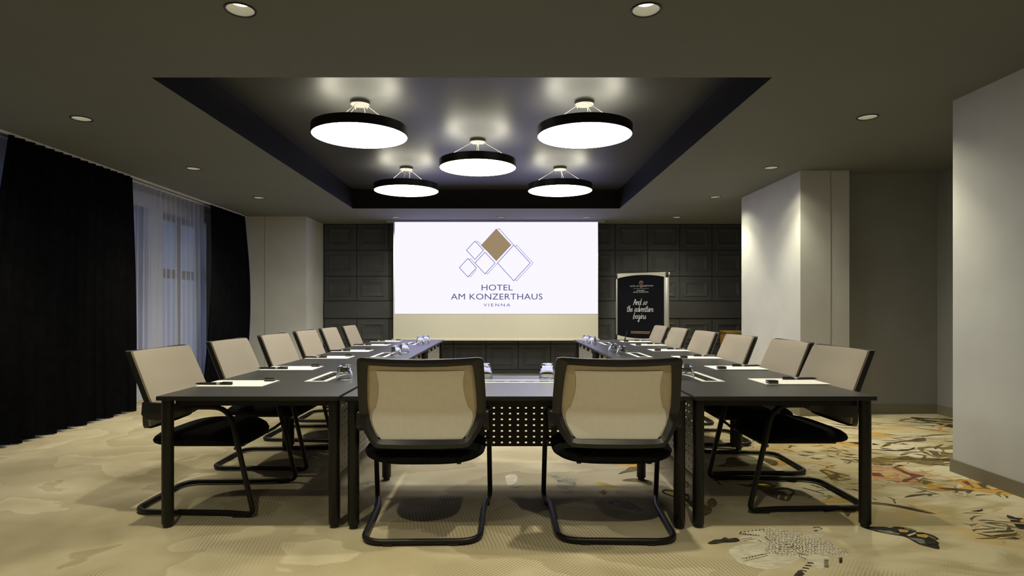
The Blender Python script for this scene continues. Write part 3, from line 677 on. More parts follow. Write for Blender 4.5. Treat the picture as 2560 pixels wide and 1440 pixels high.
('dark',2,[(1.667,3.182),(1.674,3.188),(1.683,3.191),(1.681,3.187),(1.673,3.181)]),
('dark',2,[(1.381,3.164),(1.383,3.16),(1.381,3.151),(1.378,3.15),(1.378,3.157)]),
('dark',2,[(1.398,3.168),(1.402,3.166),(1.4,3.155),(1.397,3.154),(1.395,3.16)]),
('dark',2,[(1.408,3.17),(1.411,3.168),(1.411,3.159),(1.408,3.157),(1.406,3.163)]),
('dark',2,[(1.423,3.17),(1.427,3.167),(1.426,3.156),(1.423,3.155),(1.42,3.162)]),
('dark',2,[(1.443,3.17),(1.448,3.169),(1.45,3.159),(1.446,3.156),(1.441,3.161)]),
('dark',2,[(1.45,3.162),(1.455,3.16),(1.459,3.151),(1.456,3.149),(1.45,3.154)]),
('dark',2,[(1.468,3.157),(1.473,3.159),(1.478,3.157),(1.476,3.153),(1.47,3.153)]),
('dark',2,[(1.479,3.16),(1.486,3.165),(1.496,3.168),(1.494,3.165),(1.485,3.16)]),
('dark',2,[(1.497,3.154),(1.504,3.16),(1.515,3.162),(1.513,3.157),(1.503,3.152)]),
('dark',2,[(1.512,3.148),(1.519,3.155),(1.532,3.163),(1.531,3.16),(1.52,3.151)]),
('dark',2,[(1.528,3.157),(1.531,3.164),(1.541,3.171),(1.541,3.168),(1.534,3.16)]),
('dark',2,[(1.546,3.149),(1.548,3.156),(1.557,3.165),(1.558,3.163),(1.553,3.154)]),
('dark',2,[(1.562,3.156),(1.565,3.163),(1.574,3.171),(1.574,3.168),(1.569,3.16)]),
('dark',2,[(1.576,3.15),(1.578,3.155),(1.585,3.161),(1.586,3.158),(1.581,3.151)]),
('dark',2,[(1.597,3.154),(1.599,3.16),(1.606,3.169),(1.608,3.168),(1.603,3.159)]),
('dark',2,[(1.61,3.149),(1.612,3.155),(1.619,3.162),(1.62,3.159),(1.615,3.152)]),
('dark',2,[(1.625,3.151),(1.629,3.157),(1.636,3.162),(1.636,3.16),(1.63,3.153)]),
('dark',2,[(1.644,3.154),(1.647,3.159),(1.655,3.165),(1.655,3.163),(1.649,3.156)]),
('dark',2,[(1.661,3.161),(1.665,3.165),(1.671,3.168),(1.67,3.165),(1.665,3.16)]),
('dark',2,[(1.675,3.157),(1.681,3.16),(1.69,3.162),(1.688,3.16),(1.68,3.156)]),
('dark',2,[(1.684,3.154),(1.69,3.158),(1.698,3.16),(1.697,3.157),(1.689,3.153)]),
('dark',2,[(1.385,3.144),(1.386,3.139),(1.382,3.128),(1.379,3.128),(1.38,3.137)]),
('dark',2,[(1.398,3.148),(1.401,3.145),(1.398,3.135),(1.395,3.134),(1.394,3.141)]),
('dark',2,[(1.414,3.141),(1.419,3.138),(1.42,3.126),(1.416,3.124),(1.412,3.131)]),
('dark',2,[(1.435,3.146),(1.44,3.145),(1.44,3.136),(1.435,3.133),(1.432,3.138)]),
('dark',2,[(1.448,3.142),(1.454,3.144),(1.458,3.138),(1.455,3.135),(1.449,3.136)]),
('dark',2,[(1.454,3.135),(1.46,3.139),(1.466,3.137),(1.463,3.133),(1.456,3.131)]),
('dark',2,[(1.466,3.139),(1.474,3.142),(1.484,3.139),(1.481,3.135),(1.471,3.134)]),
('dark',2,[(1.479,3.132),(1.486,3.136),(1.497,3.136),(1.494,3.133),(1.485,3.13)]),
('dark',2,[(1.499,3.13),(1.504,3.135),(1.511,3.137),(1.51,3.133),(1.503,3.129)]),
('dark',2,[(1.518,3.133),(1.523,3.141),(1.533,3.147),(1.533,3.142),(1.524,3.134)]),
('dark',2,[(1.528,3.129),(1.534,3.137),(1.546,3.145),(1.546,3.142),(1.536,3.133)]),
('dark',2,[(1.546,3.128),(1.548,3.134),(1.557,3.144),(1.558,3.141),(1.552,3.132)]),
('dark',2,[(1.564,3.123),(1.567,3.13),(1.576,3.141),(1.577,3.139),(1.571,3.129)]),
('dark',2,[(1.581,3.127),(1.583,3.133),(1.591,3.143),(1.593,3.141),(1.588,3.132)]),
('dark',2,[(1.591,3.127),(1.594,3.133),(1.603,3.142),(1.604,3.139),(1.598,3.131)]),
('dark',2,[(1.619,3.137),(1.622,3.142),(1.628,3.146),(1.628,3.144),(1.624,3.138)]),
('dark',2,[(1.63,3.136),(1.633,3.142),(1.642,3.148),(1.642,3.145),(1.635,3.138)]),
('dark',2,[(1.648,3.135),(1.654,3.14),(1.662,3.143),(1.661,3.139),(1.653,3.134)]),
('dark',2,[(1.663,3.13),(1.667,3.135),(1.673,3.135),(1.671,3.131),(1.665,3.128)]),
('dark',2,[(1.673,3.137),(1.678,3.14),(1.684,3.138),(1.682,3.135),(1.676,3.134)]),
('dark',2,[(1.698,3.14),(1.703,3.141),(1.708,3.138),(1.706,3.136),(1.7,3.137)]),
('dark',2,[(1.377,3.122),(1.378,3.118),(1.376,3.11),(1.373,3.109),(1.373,3.116)]),
('dark',2,[(1.394,3.121),(1.396,3.118),(1.393,3.109),(1.391,3.109),(1.391,3.115)]),
('dark',2,[(1.4,3.117),(1.402,3.115),(1.401,3.108),(1.399,3.107),(1.398,3.111)]),
('dark',2,[(1.423,3.12),(1.427,3.119),(1.426,3.11),(1.423,3.108),(1.42,3.113)]),
('dark',2,[(1.428,3.118),(1.433,3.117),(1.437,3.108),(1.434,3.105),(1.428,3.11)]),
('dark',2,[(1.448,3.116),(1.456,3.121),(1.467,3.122),(1.465,3.118),(1.455,3.114)]),
('dark',2,[(1.454,3.114),(1.463,3.12),(1.475,3.118),(1.471,3.113),(1.459,3.109)]),
('dark',2,[(1.472,3.111),(1.478,3.118),(1.486,3.117),(1.483,3.112),(1.475,3.107)]),
('dark',2,[(1.487,3.107),(1.493,3.117),(1.507,3.127),(1.507,3.123),(1.496,3.111)]),
('dark',2,[(1.511,3.107),(1.514,3.114),(1.524,3.123),(1.525,3.12),(1.518,3.111)]),
('dark',2,[(1.529,3.109),(1.532,3.116),(1.541,3.126),(1.542,3.124),(1.535,3.115)]),
('dark',2,[(1.538,3.107),(1.541,3.113),(1.549,3.12),(1.55,3.118),(1.544,3.11)]),
('dark',2,[(1.553,3.104),(1.556,3.112),(1.565,3.122),(1.567,3.119),(1.561,3.109)]),
('dark',2,[(1.568,3.109),(1.57,3.116),(1.58,3.125),(1.581,3.123),(1.575,3.113)]),
('dark',2,[(1.584,3.105),(1.588,3.112),(1.598,3.122),(1.599,3.119),(1.592,3.109)]),
('dark',2,[(1.602,3.112),(1.605,3.118),(1.613,3.125),(1.613,3.122),(1.608,3.115)]),
('dark',2,[(1.612,3.107),(1.618,3.113),(1.628,3.12),(1.628,3.117),(1.619,3.11)]),
('dark',2,[(1.635,3.111),(1.64,3.117),(1.649,3.122),(1.648,3.118),(1.641,3.112)]),
('dark',2,[(1.653,3.119),(1.658,3.122),(1.663,3.12),(1.661,3.117),(1.655,3.116)]),
('dark',2,[(1.669,3.116),(1.673,3.119),(1.678,3.118),(1.677,3.116),(1.671,3.114)]),
('dark',2,[(1.675,3.113),(1.68,3.114),(1.687,3.113),(1.685,3.111),(1.678,3.11)]),
('dark',2,[(1.698,3.121),(1.703,3.122),(1.705,3.115),(1.702,3.112),(1.697,3.115)]),
('dark',2,[(1.36,3.1),(1.363,3.097),(1.363,3.084),(1.36,3.083),(1.358,3.092)]),
('dark',2,[(1.38,3.104),(1.383,3.099),(1.381,3.086),(1.378,3.085),(1.377,3.095)]),
('dark',2,[(1.393,3.1),(1.396,3.096),(1.394,3.086),(1.39,3.084),(1.389,3.092)]),
('dark',2,[(1.414,3.101),(1.417,3.099),(1.418,3.088),(1.415,3.086),(1.412,3.093)]),
('dark',2,[(1.416,3.093),(1.423,3.094),(1.426,3.085),(1.421,3.081),(1.415,3.084)]),
('dark',2,[(1.433,3.093),(1.442,3.096),(1.452,3.094),(1.449,3.09),(1.438,3.088)]),
('dark',2,[(1.449,3.089),(1.455,3.093),(1.463,3.093),(1.461,3.089),(1.453,3.086)]),
('dark',2,[(1.461,3.082),(1.469,3.091),(1.486,3.1),(1.485,3.096),(1.471,3.085)]),
('dark',2,[(1.477,3.089),(1.484,3.099),(1.497,3.106),(1.496,3.1),(1.485,3.09)]),
('dark',2,[(1.49,3.081),(1.495,3.09),(1.508,3.101),(1.508,3.098),(1.499,3.086)]),
('dark',2,[(1.513,3.091),(1.516,3.098),(1.526,3.104),(1.526,3.101),(1.52,3.092)]),
('dark',2,[(1.525,3.083),(1.528,3.092),(1.539,3.101),(1.54,3.098),(1.533,3.087)]),
('dark',2,[(1.547,3.084),(1.551,3.092),(1.562,3.105),(1.562,3.103),(1.555,3.091)]),
('dark',2,[(1.559,3.088),(1.562,3.094),(1.57,3.099),(1.57,3.096),(1.565,3.09)]),
('dark',2,[(1.575,3.081),(1.578,3.088),(1.588,3.1),(1.589,3.098),(1.582,3.087)]),
('dark',2,[(1.591,3.084),(1.595,3.091),(1.606,3.099),(1.606,3.096),(1.598,3.087)]),
('dark',2,[(1.602,3.085),(1.607,3.091),(1.616,3.097),(1.616,3.094),(1.608,3.087)]),
('dark',2,[(1.627,3.094),(1.631,3.098),(1.636,3.099),(1.635,3.096),(1.63,3.092)]),
('dark',2,[(1.637,3.086),(1.642,3.091),(1.65,3.093),(1.649,3.09),(1.642,3.086)]),
('dark',2,[(1.651,3.097),(1.656,3.098),(1.662,3.095),(1.66,3.093),(1.654,3.093)]),
('dark',2,[(1.671,3.092),(1.676,3.094),(1.681,3.091),(1.679,3.089),(1.673,3.089)]),
('dark',2,[(1.686,3.1),(1.691,3.101),(1.694,3.096),(1.691,3.093),(1.686,3.095)]),
('dark',2,[(1.349,3.074),(1.352,3.072),(1.351,3.063),(1.348,3.062),(1.346,3.068)]),
('dark',2,[(1.373,3.076),(1.377,3.075),(1.375,3.067),(1.371,3.065),(1.369,3.07)]),
('dark',2,[(1.387,3.078),(1.391,3.074),(1.389,3.062),(1.385,3.061),(1.383,3.069)]),
('dark',2,[(1.398,3.075),(1.406,3.076),(1.411,3.067),(1.407,3.063),(1.398,3.066)]),
('dark',2,[(1.412,3.078),(1.417,3.079),(1.42,3.073),(1.417,3.07),(1.412,3.072)]),
('dark',2,[(1.422,3.073),(1.429,3.077),(1.437,3.075),(1.435,3.071),(1.426,3.069)]),
('dark',2,[(1.437,3.067),(1.447,3.076),(1.462,3.08),(1.46,3.074),(1.446,3.065)]),
('dark',2,[(1.456,3.068),(1.463,3.076),(1.475,3.08),(1.473,3.076),(1.463,3.068)]),
('dark',2,[(1.463,3.066),(1.471,3.075),(1.484,3.079),(1.483,3.073),(1.471,3.065)]),
('dark',2,[(1.482,3.06),(1.489,3.07),(1.505,3.078),(1.504,3.073),(1.491,3.062)]),
('dark',2,[(1.496,3.059),(1.502,3.069),(1.516,3.08),(1.517,3.076),(1.506,3.064)]),
('dark',2,[(1.519,3.066),(1.521,3.073),(1.529,3.082),(1.531,3.08),(1.526,3.07)]),
('dark',2,[(1.535,3.064),(1.539,3.072),(1.55,3.084),(1.551,3.082),(1.543,3.07)]),
('dark',2,[(1.545,3.064),(1.547,3.069),(1.554,3.076),(1.555,3.075),(1.551,3.067)]),
('dark',2,[(1.562,3.069),(1.564,3.073),(1.571,3.08),(1.572,3.078),(1.567,3.072)]),
('dark',2,[(1.577,3.062),(1.581,3.068),(1.589,3.072),(1.589,3.069),(1.582,3.062)]),
('dark',2,[(1.594,3.07),(1.596,3.074),(1.602,3.079),(1.603,3.077),(1.598,3.071)]),
('dark',2,[(1.612,3.069),(1.617,3.074),(1.624,3.075),(1.623,3.071),(1.616,3.067)]),
('dark',2,[(1.626,3.068),(1.631,3.072),(1.638,3.074),(1.637,3.071),(1.63,3.067)]),
('dark',2,[(1.645,3.073),(1.65,3.075),(1.657,3.075),(1.656,3.073),(1.648,3.071)]),
('dark',2,[(1.659,3.075),(1.664,3.076),(1.668,3.073),(1.666,3.071),(1.661,3.072)]),
('dark',2,[(1.675,3.073),(1.68,3.075),(1.686,3.071),(1.683,3.068),(1.676,3.069)]),
('dark',2,[(1.686,3.07),(1.69,3.071),(1.695,3.069),(1.693,3.067),(1.688,3.067)]),
('dark',2,[(1.343,3.057),(1.347,3.055),(1.346,3.047),(1.342,3.045),(1.34,3.05)]),
('dark',2,[(1.36,3.062),(1.362,3.057),(1.362,3.045),(1.36,3.045),(1.358,3.053)]),
('dark',2,[(1.375,3.059),(1.378,3.056),(1.377,3.046),(1.375,3.045),(1.373,3.052)]),
('dark',2,[(1.393,3.057),(1.398,3.056),(1.399,3.046),(1.395,3.043),(1.39,3.049)]),
('dark',2,[(1.4,3.055),(1.406,3.057),(1.409,3.051),(1.405,3.046),(1.399,3.048)]),
('dark',2,[(1.414,3.053),(1.422,3.056),(1.431,3.051),(1.428,3.047),(1.418,3.047)]),
('dark',2,[(1.428,3.047),(1.435,3.052),(1.444,3.051),(1.442,3.047),(1.432,3.043)]),
('dark',2,[(1.442,3.048),(1.448,3.053),(1.457,3.053),(1.455,3.049),(1.446,3.046)]),
('dark',2,[(1.459,3.041),(1.464,3.05),(1.476,3.057),(1.476,3.053),(1.467,3.044)]),
('dark',2,[(1.469,3.045),(1.477,3.053),(1.491,3.062),(1.49,3.059),(1.478,3.049)]),
('dark',2,[(1.485,3.039),(1.49,3.047),(1.501,3.058),(1.501,3.056),(1.493,3.045)]),
('dark',2,[(1.507,3.043),(1.51,3.051),(1.521,3.063),(1.522,3.06),(1.515,3.049)]),
('dark',2,[(1.522,3.037),(1.526,3.045),(1.537,3.056),(1.537,3.053),(1.529,3.043)]),
('dark',2,[(1.539,3.046),(1.541,3.051),(1.548,3.057),(1.549,3.055),(1.545,3.048)]),
('dark',2,[(1.548,3.04),(1.553,3.047),(1.564,3.055),(1.564,3.052),(1.555,3.043)]),
('dark',2,[(1.568,3.038),(1.571,3.044),(1.581,3.053),(1.581,3.05),(1.575,3.041)]),
('dark',2,[(1.584,3.046),(1.587,3.052),(1.595,3.058),(1.595,3.055),(1.59,3.048)]),
('dark',2,[(1.599,3.049),(1.604,3.054),(1.611,3.056),(1.61,3.053),(1.603,3.048)]),
('dark',2,[(1.613,3.048),(1.619,3.053),(1.628,3.056),(1.627,3.053),(1.619,3.048)]),
('dark',2,[(1.628,3.049),(1.633,3.053),(1.638,3.051),(1.636,3.048),(1.63,3.046)]),
('dark',2,[(1.649,3.052),(1.654,3.054),(1.659,3.052),(1.657,3.049),(1.651,3.049)]),
('dark',2,[(1.669,3.055),(1.673,3.057),(1.676,3.053),(1.673,3.051),(1.669,3.051)]),
('dark',2,[(1.676,3.056),(1.679,3.055),(1.681,3.049),(1.679,3.047),(1.676,3.051)]),
('dark',2,[(1.695,3.055),(1.699,3.058),(1.702,3.054),(1.7,3.051),(1.695,3.05)]),
('dark',2,[(1.349,3.038),(1.351,3.034),(1.349,3.025),(1.347,3.025),(1.347,3.032)]),
('dark',2,[(1.363,3.033),(1.367,3.029),(1.364,3.018),(1.361,3.017),(1.36,3.025)]),
('dark',2,[(1.382,3.033),(1.386,3.032),(1.389,3.024),(1.386,3.022),(1.382,3.026)]),
('dark',2,[(1.391,3.034),(1.395,3.034),(1.397,3.028),(1.395,3.026),(1.391,3.029)]),
('dark',2,[(1.406,3.033),(1.412,3.035),(1.416,3.028),(1.412,3.024),(1.406,3.026)]),
('dark',2,[(1.421,3.025),(1.427,3.03),(1.436,3.032),(1.435,3.028),(1.426,3.023)]),
('dark',2,[(1.435,3.023),(1.44,3.027),(1.449,3.029),(1.447,3.025),(1.439,3.022)]),
('dark',2,[(1.447,3.023),(1.45,3.029),(1.458,3.033),(1.458,3.03),(1.452,3.024)]),
('dark',2,[(1.463,3.025),(1.468,3.032),(1.479,3.039),(1.479,3.035),(1.47,3.027)]),
('dark',2,[(1.485,3.026),(1.488,3.032),(1.496,3.037),(1.496,3.034),(1.49,3.027)]),
('dark',2,[(1.496,3.017),(1.499,3.025),(1.51,3.036),(1.511,3.033),(1.503,3.023)]),
('dark',2,[(1.516,3.025),(1.518,3.031),(1.526,3.04),(1.527,3.038),(1.522,3.03)]),
('dark',2,[(1.523,3.019),(1.525,3.025),(1.533,3.034),(1.534,3.032),(1.529,3.023)]),
('dark',2,[(1.546,3.024),(1.549,3.03),(1.558,3.037),(1.558,3.035),(1.552,3.027)]),
('dark',2,[(1.556,3.024),(1.56,3.03),(1.568,3.037),(1.569,3.035),(1.562,3.027)]),
('dark',2,[(1.57,3.025),(1.574,3.029),(1.58,3.033),(1.58,3.031),(1.574,3.026)]),
('dark',2,[(1.594,3.03),(1.598,3.034),(1.605,3.036),(1.604,3.034),(1.598,3.03)]),
('dark',2,[(1.601,3.029),(1.607,3.033),(1.616,3.035),(1.614,3.033),(1.606,3.029)]),
('dark',2,[(1.618,3.027),(1.622,3.029),(1.625,3.028),(1.624,3.025),(1.619,3.024)]),
('dark',2,[(1.631,3.025),(1.635,3.027),(1.639,3.025),(1.637,3.023),(1.632,3.022)]),
('dark',2,[(1.652,3.034),(1.657,3.035),(1.66,3.03),(1.658,3.028),(1.653,3.03)]),
('dark',2,[(1.666,3.03),(1.669,3.029),(1.671,3.023),(1.669,3.021),(1.666,3.025)]),
('dark',2,[(1.68,3.029),(1.684,3.03),(1.688,3.026),(1.686,3.024),(1.681,3.025)]),
('dark',2,[(1.696,3.03),(1.701,3.031),(1.705,3.025),(1.702,3.023),(1.697,3.025)]),
('dark',2,[(1.71,3.027),(1.716,3.029),(1.721,3.028),(1.719,3.025),(1.713,3.023)]),
('dark',2,[(1.331,3.014),(1.332,3.01),(1.329,3.002),(1.326,3.001),(1.327,3.008)]),
('dark',2,[(1.347,3.017),(1.349,3.013),(1.347,3.001),(1.345,3.001),(1.345,3.01)]),
('dark',2,[(1.358,3.013),(1.362,3.011),(1.361,3.001),(1.358,2.999),(1.355,3.005)]),
('dark',2,[(1.367,3.014),(1.372,3.012),(1.372,3.003),(1.369,3.001),(1.365,3.006)]),
('dark',2,[(1.383,3.006),(1.389,3.009),(1.394,3.005),(1.391,3.001),(1.385,3.001)]),
('dark',2,[(1.398,3.005),(1.404,3.009),(1.413,3.007),(1.41,3.003),(1.402,3.002)]),
('dark',2,[(1.411,3.006),(1.418,3.011),(1.426,3.009),(1.423,3.004),(1.414,3.002)]),
('dark',2,[(1.425,3.005),(1.43,3.009),(1.44,3.012),(1.438,3.009),(1.43,3.005)]),
('dark',2,[(1.447,3.005),(1.45,3.01),(1.457,3.014),(1.457,3.011),(1.451,3.006)]),
('dark',2,[(1.459,3.001),(1.463,3.009),(1.474,3.018),(1.475,3.016),(1.466,3.006)]),
('dark',2,[(1.472,3.001),(1.476,3.007),(1.485,3.014),(1.485,3.011),(1.478,3.004)]),
('dark',2,[(1.487,3.003),(1.488,3.008),(1.494,3.015),(1.495,3.014),(1.492,3.007)]),
('dark',2,[(1.499,3),(1.502,3.005),(1.51,3.011),(1.51,3.009),(1.504,3.002)]),
('dark',2,[(1.516,3.001),(1.517,3.006),(1.523,3.012),(1.524,3.01),(1.52,3.004)]),
('dark',2,[(1.532,3.007),(1.535,3.011),(1.541,3.016),(1.541,3.014),(1.537,3.008)]),
('dark',2,[(1.549,3.003),(1.553,3.009),(1.56,3.012),(1.559,3.009),(1.554,3.004)]),
('dark',2,[(1.557,3.001),(1.56,3.005),(1.565,3.008),(1.565,3.006),(1.561,3.002)]),
('dark',2,[(1.579,3.003),(1.584,3.007),(1.593,3.009),(1.591,3.007),(1.584,3.003)]),
('dark',2,[(1.59,3.007),(1.595,3.01),(1.603,3.009),(1.601,3.007),(1.594,3.006)]),
('dark',2,[(1.613,3.007),(1.617,3.009),(1.621,3.009),(1.619,3.006),(1.615,3.004)]),
('dark',2,[(1.622,3.008),(1.628,3.011),(1.634,3.009),(1.632,3.006),(1.625,3.005)]),
('dark',2,[(1.636,3.006),(1.64,3.007),(1.644,3.005),(1.642,3.003),(1.637,3.003)]),
('dark',2,[(1.65,3.006),(1.654,3.006),(1.657,3.002),(1.654,2.999),(1.65,3.001)]),
('dark',2,[(1.671,3.009),(1.675,3.01),(1.677,3.007),(1.676,3.005),(1.672,3.006)]),
('dark',2,[(1.68,3.009),(1.685,3.011),(1.69,3.009),(1.688,3.007),(1.682,3.006)]),
('dark',2,[(1.698,3.01),(1.703,3.013),(1.706,3.01),(1.703,3.007),(1.698,3.006)]),
('dark',2,[(1.713,3.01),(1.719,3.014),(1.727,3.014),(1.725,3.011),(1.717,3.008)]),
('dark',2,[(1.358,2.993),(1.362,2.993),(1.365,2.987),(1.363,2.985),(1.359,2.988)]),
('dark',2,[(1.373,2.988),(1.378,2.988),(1.379,2.98),(1.376,2.978),(1.372,2.982)]),
('dark',2,[(1.384,2.986),(1.389,2.987),(1.392,2.982),(1.389,2.979),(1.384,2.98)]),
('dark',2,[(1.396,2.98),(1.402,2.986),(1.412,2.987),(1.41,2.983),(1.401,2.979)]),
('dark',2,[(1.419,2.981),(1.423,2.986),(1.431,2.99),(1.43,2.987),(1.424,2.981)]),
('dark',2,[(1.434,2.98),(1.437,2.986),(1.445,2.992),(1.446,2.989),(1.44,2.983)]),
('dark',2,[(1.445,2.985),(1.448,2.99),(1.456,2.995),(1.456,2.993),(1.45,2.987)]),
('dark',2,[(1.458,2.976),(1.461,2.983),(1.471,2.991),(1.471,2.988),(1.464,2.979)]),
('dark',2,[(1.472,2.978),(1.473,2.983),(1.479,2.99),(1.481,2.988),(1.477,2.981)]),
('dark',2,[(1.582,2.988),(1.586,2.991),(1.592,2.991),(1.591,2.989),(1.585,2.987)]),
('dark',2,[(1.598,2.982),(1.602,2.985),(1.608,2.985),(1.607,2.983),(1.601,2.981)]),
('dark',2,[(1.614,2.989),(1.619,2.991),(1.623,2.989),(1.621,2.986),(1.616,2.986)]),
('dark',2,[(1.628,2.989),(1.633,2.991),(1.636,2.986),(1.633,2.983),(1.628,2.984)]),
('dark',2,[(1.642,2.988),(1.646,2.988),(1.648,2.982),(1.645,2.98),(1.641,2.983)]),
('dark',2,[(1.659,2.986),(1.663,2.988),(1.667,2.985),(1.665,2.983),(1.661,2.983)]),
('dark',2,[(1.668,2.987),(1.672,2.988),(1.675,2.985),(1.673,2.983),(1.669,2.984)]),
('dark',2,[(1.682,2.986),(1.687,2.989),(1.691,2.986),(1.689,2.983),(1.683,2.983)]),
('dark',2,[(1.702,2.984),(1.708,2.987),(1.716,2.988),(1.714,2.985),(1.706,2.983)]),
('dark',2,[(1.062,3.139),(1.113,3.181),(1.148,3.186),(1.166,3.207),(1.184,3.211),(1.191,3.194),(1.236,3.207),(1.239,3.164),(1.185,3.143),(1.141,3.139),(1.102,3.123),(1.066,3.121)]),
('dark',2,[(1.28,3.278),(1.289,3.274),(1.282,3.256),(1.275,3.26)]),
('dark',2,[(1.29,3.266),(1.301,3.269),(1.295,3.252),(1.287,3.257)]),
('dark',2,[(1.305,3.269),(1.314,3.265),(1.308,3.248),(1.3,3.253)]),
('dark',2,[(1.315,3.257),(1.326,3.26),(1.321,3.245),(1.313,3.249)]),
('dark',2,[(1.33,3.26),(1.339,3.256),(1.333,3.241),(1.326,3.246)]),
('dark',2,[(1.34,3.248),(1.351,3.251),(1.346,3.238),(1.339,3.242)]),
('dark',2,[(1.355,3.251),(1.363,3.247),(1.359,3.234),(1.351,3.239)]),
('dark',2,[(1.364,3.24),(1.376,3.242),(1.371,3.231),(1.364,3.235)]),
('dark',2,[(1.288,3.289),(1.303,3.296),(1.3,3.285),(1.285,3.278)]),
('dark',2,[(1.311,3.296),(1.326,3.303),(1.323,3.292),(1.308,3.285)]),
('dark',2,[(1.334,3.302),(1.349,3.309),(1.346,3.298),(1.332,3.291)]),
('dark',2,[(1.358,3.308),(1.373,3.316),(1.369,3.305),(1.355,3.297)]),
('dark',2,[(1.381,3.315),(1.396,3.322),(1.392,3.311),(1.378,3.304)]),
('dark',2,[(1.404,3.321),(1.42,3.329),(1.416,3.318),(1.401,3.31)]),
('dark',2,[(1.428,3.328),(1.443,3.335),(1.44,3.324),(1.425,3.317)]),
('dark',2,[(1.254,3.186),(1.258,3.192),(1.324,3.211),(1.32,3.205)]),
('dark',2,[(1.26,3.166),(1.264,3.172),(1.339,3.198),(1.335,3.192)]),
('dark',2,[(1.156,2.937),(1.16,2.942),(1.314,3.004),(1.31,2.998)]),
('dark',2,[(1.151,2.904),(1.155,2.909),(1.307,2.981),(1.303,2.975)]),
('dark',2,[(1.337,3.177),(1.341,3.183),(1.35,3.154),(1.346,3.147)]),
('dark',2,[(1.397,3.225),(1.402,3.231),(1.397,3.164),(1.393,3.157)]),
('dark',2,[(1.452,2.966),(1.456,2.971),(1.477,2.937),(1.473,2.931)]),
('dark',2,[(1.467,3.004),(1.472,3.009),(1.509,2.981),(1.505,2.975)]),
('dark',2,[(1.186,2.95),(1.193,2.953),(1.185,2.937),(1.181,2.935)]),
('dark',2,[(1.204,2.959),(1.212,2.962),(1.203,2.945),(1.2,2.944)]),
('dark',2,[(1.223,2.968),(1.23,2.97),(1.222,2.954),(1.218,2.953)]),
('dark',2,[(1.241,2.976),(1.249,2.979),(1.24,2.963),(1.237,2.962)]),
('dark',2,[(1.26,2.985),(1.267,2.988),(1.259,2.972),(1.255,2.97)]),
('dark',2,[(1.279,2.995),(1.286,2.998),(1.278,2.981),(1.274,2.979)]),
('dark',2,[(1.465,2.901),(1.489,2.894),(1.486,2.882),(1.469,2.885),(1.454,2.888)]),
('dark',2,[(1.44,2.872),(1.462,2.863),(1.459,2.852),(1.444,2.857),(1.429,2.86)]),
('dark',2,[(1.414,2.845),(1.436,2.834),(1.433,2.823),(1.419,2.83),(1.404,2.833)]),
('dark',2,[(1.39,2.818),(1.41,2.805),(1.407,2.794),(1.394,2.803),(1.38,2.806)]),
('dark',2,[(1.366,2.791),(1.385,2.777),(1.382,2.766),(1.37,2.777),(1.356,2.779)]),
('dark',2,[(1.342,2.765),(1.36,2.749),(1.358,2.739),(1.347,2.751),(1.332,2.754)]),
('dark',2,[(1.324,2.752),(1.378,2.814),(1.387,2.798),(1.386,2.772),(1.364,2.752)]),
('dark',2,[(1.556,2.929),(1.578,2.925),(1.574,2.915),(1.556,2.918)]),
('dark',2,[(1.546,2.911),(1.568,2.906),(1.564,2.896),(1.546,2.899)]),
('dark',2,[(1.536,2.892),(1.558,2.888),(1.554,2.878),(1.536,2.881)]),
('dark',2,[(1.526,2.874),(1.548,2.87),(1.544,2.86),(1.527,2.863)]),
('dark',2,[(1.517,2.856),(1.538,2.852),(1.535,2.842),(1.517,2.845)]),
('dark',2,[(1.641,2.951),(1.665,2.955),(1.649,2.937),(1.639,2.937)]),
('dark',2,[(1.632,2.935),(1.656,2.939),(1.64,2.921),(1.63,2.921)]),
('dark',2,[(1.624,2.919),(1.647,2.923),(1.631,2.905),(1.622,2.905)]),
('dark',2,[(1.615,2.903),(1.638,2.907),(1.622,2.889),(1.613,2.889)]),
('umber',2,[(1.726,3.362),(1.762,3.37),(1.77,3.338),(1.747,3.322),(1.762,3.343),(1.748,3.357),(1.722,3.348)]),
('dark',2,[(1.705,3.313),(1.727,3.317),(1.722,3.301),(1.704,3.298)]),
('orange',2,[(4.478,6.399),(4.538,6.388),(4.616,6.396),(4.674,6.409),(4.614,6.425),(4.536,6.422)]),
('pale',2,[(3.699,6.103),(3.803,6.18),(3.901,6.314),(3.947,6.435),(3.887,6.324),(3.787,6.192)]),
('brown',2,[(3.595,6.216),(3.599,6.137),(3.654,6.066),(3.725,6.034),(3.674,6.08),(3.624,6.154)]),
('orange',2,[(4.194,6.482),(4.26,6.447),(4.351,6.446),(4.42,6.472),(4.352,6.465),(4.261,6.47)]),
('brown',2,[(4.353,6.299),(4.477,6.208),(4.661,6.17),(4.811,6.195),(4.669,6.205),(4.486,6.248)]),
('orange',2,[(4.572,6.554),(4.673,6.566),(4.807,6.561),(4.906,6.536),(4.808,6.58),(4.674,6.588)]),
('pale',2,[(4.617,6.628),(4.724,6.506),(4.879,6.356),(4.999,6.246),(4.898,6.374),(4.746,6.527)]),
('umber',2,[(4.145,6.184),(4.209,6.094),(4.311,5.991),(4.397,5.922),(4.328,6.007),(4.228,6.112)]),
('pale',2,[(4.341,6.347),(4.448,6.335),(4.586,6.355),(4.687,6.391),(4.584,6.373),(4.445,6.356)]),
('pale',2,[(3.287,6.043),(3.437,5.948),(3.642,5.943),(3.799,6.021),(3.643,5.978),(3.439,5.989)]),
('pale',2,[(4.394,6.185),(4.446,6.179),(4.504,6.205),(4.54,6.241),(4.493,6.232),(4.434,6.211)]),
('olive',2,[(4.266,6.485),(4.354,6.538),(4.473,6.606),(4.568,6.647),(4.456,6.639),(4.334,6.576)]),
('umber',2,[(4.257,6.525),(4.377,6.403),(4.568,6.353),(4.733,6.387),(4.58,6.393),(4.39,6.45)]),
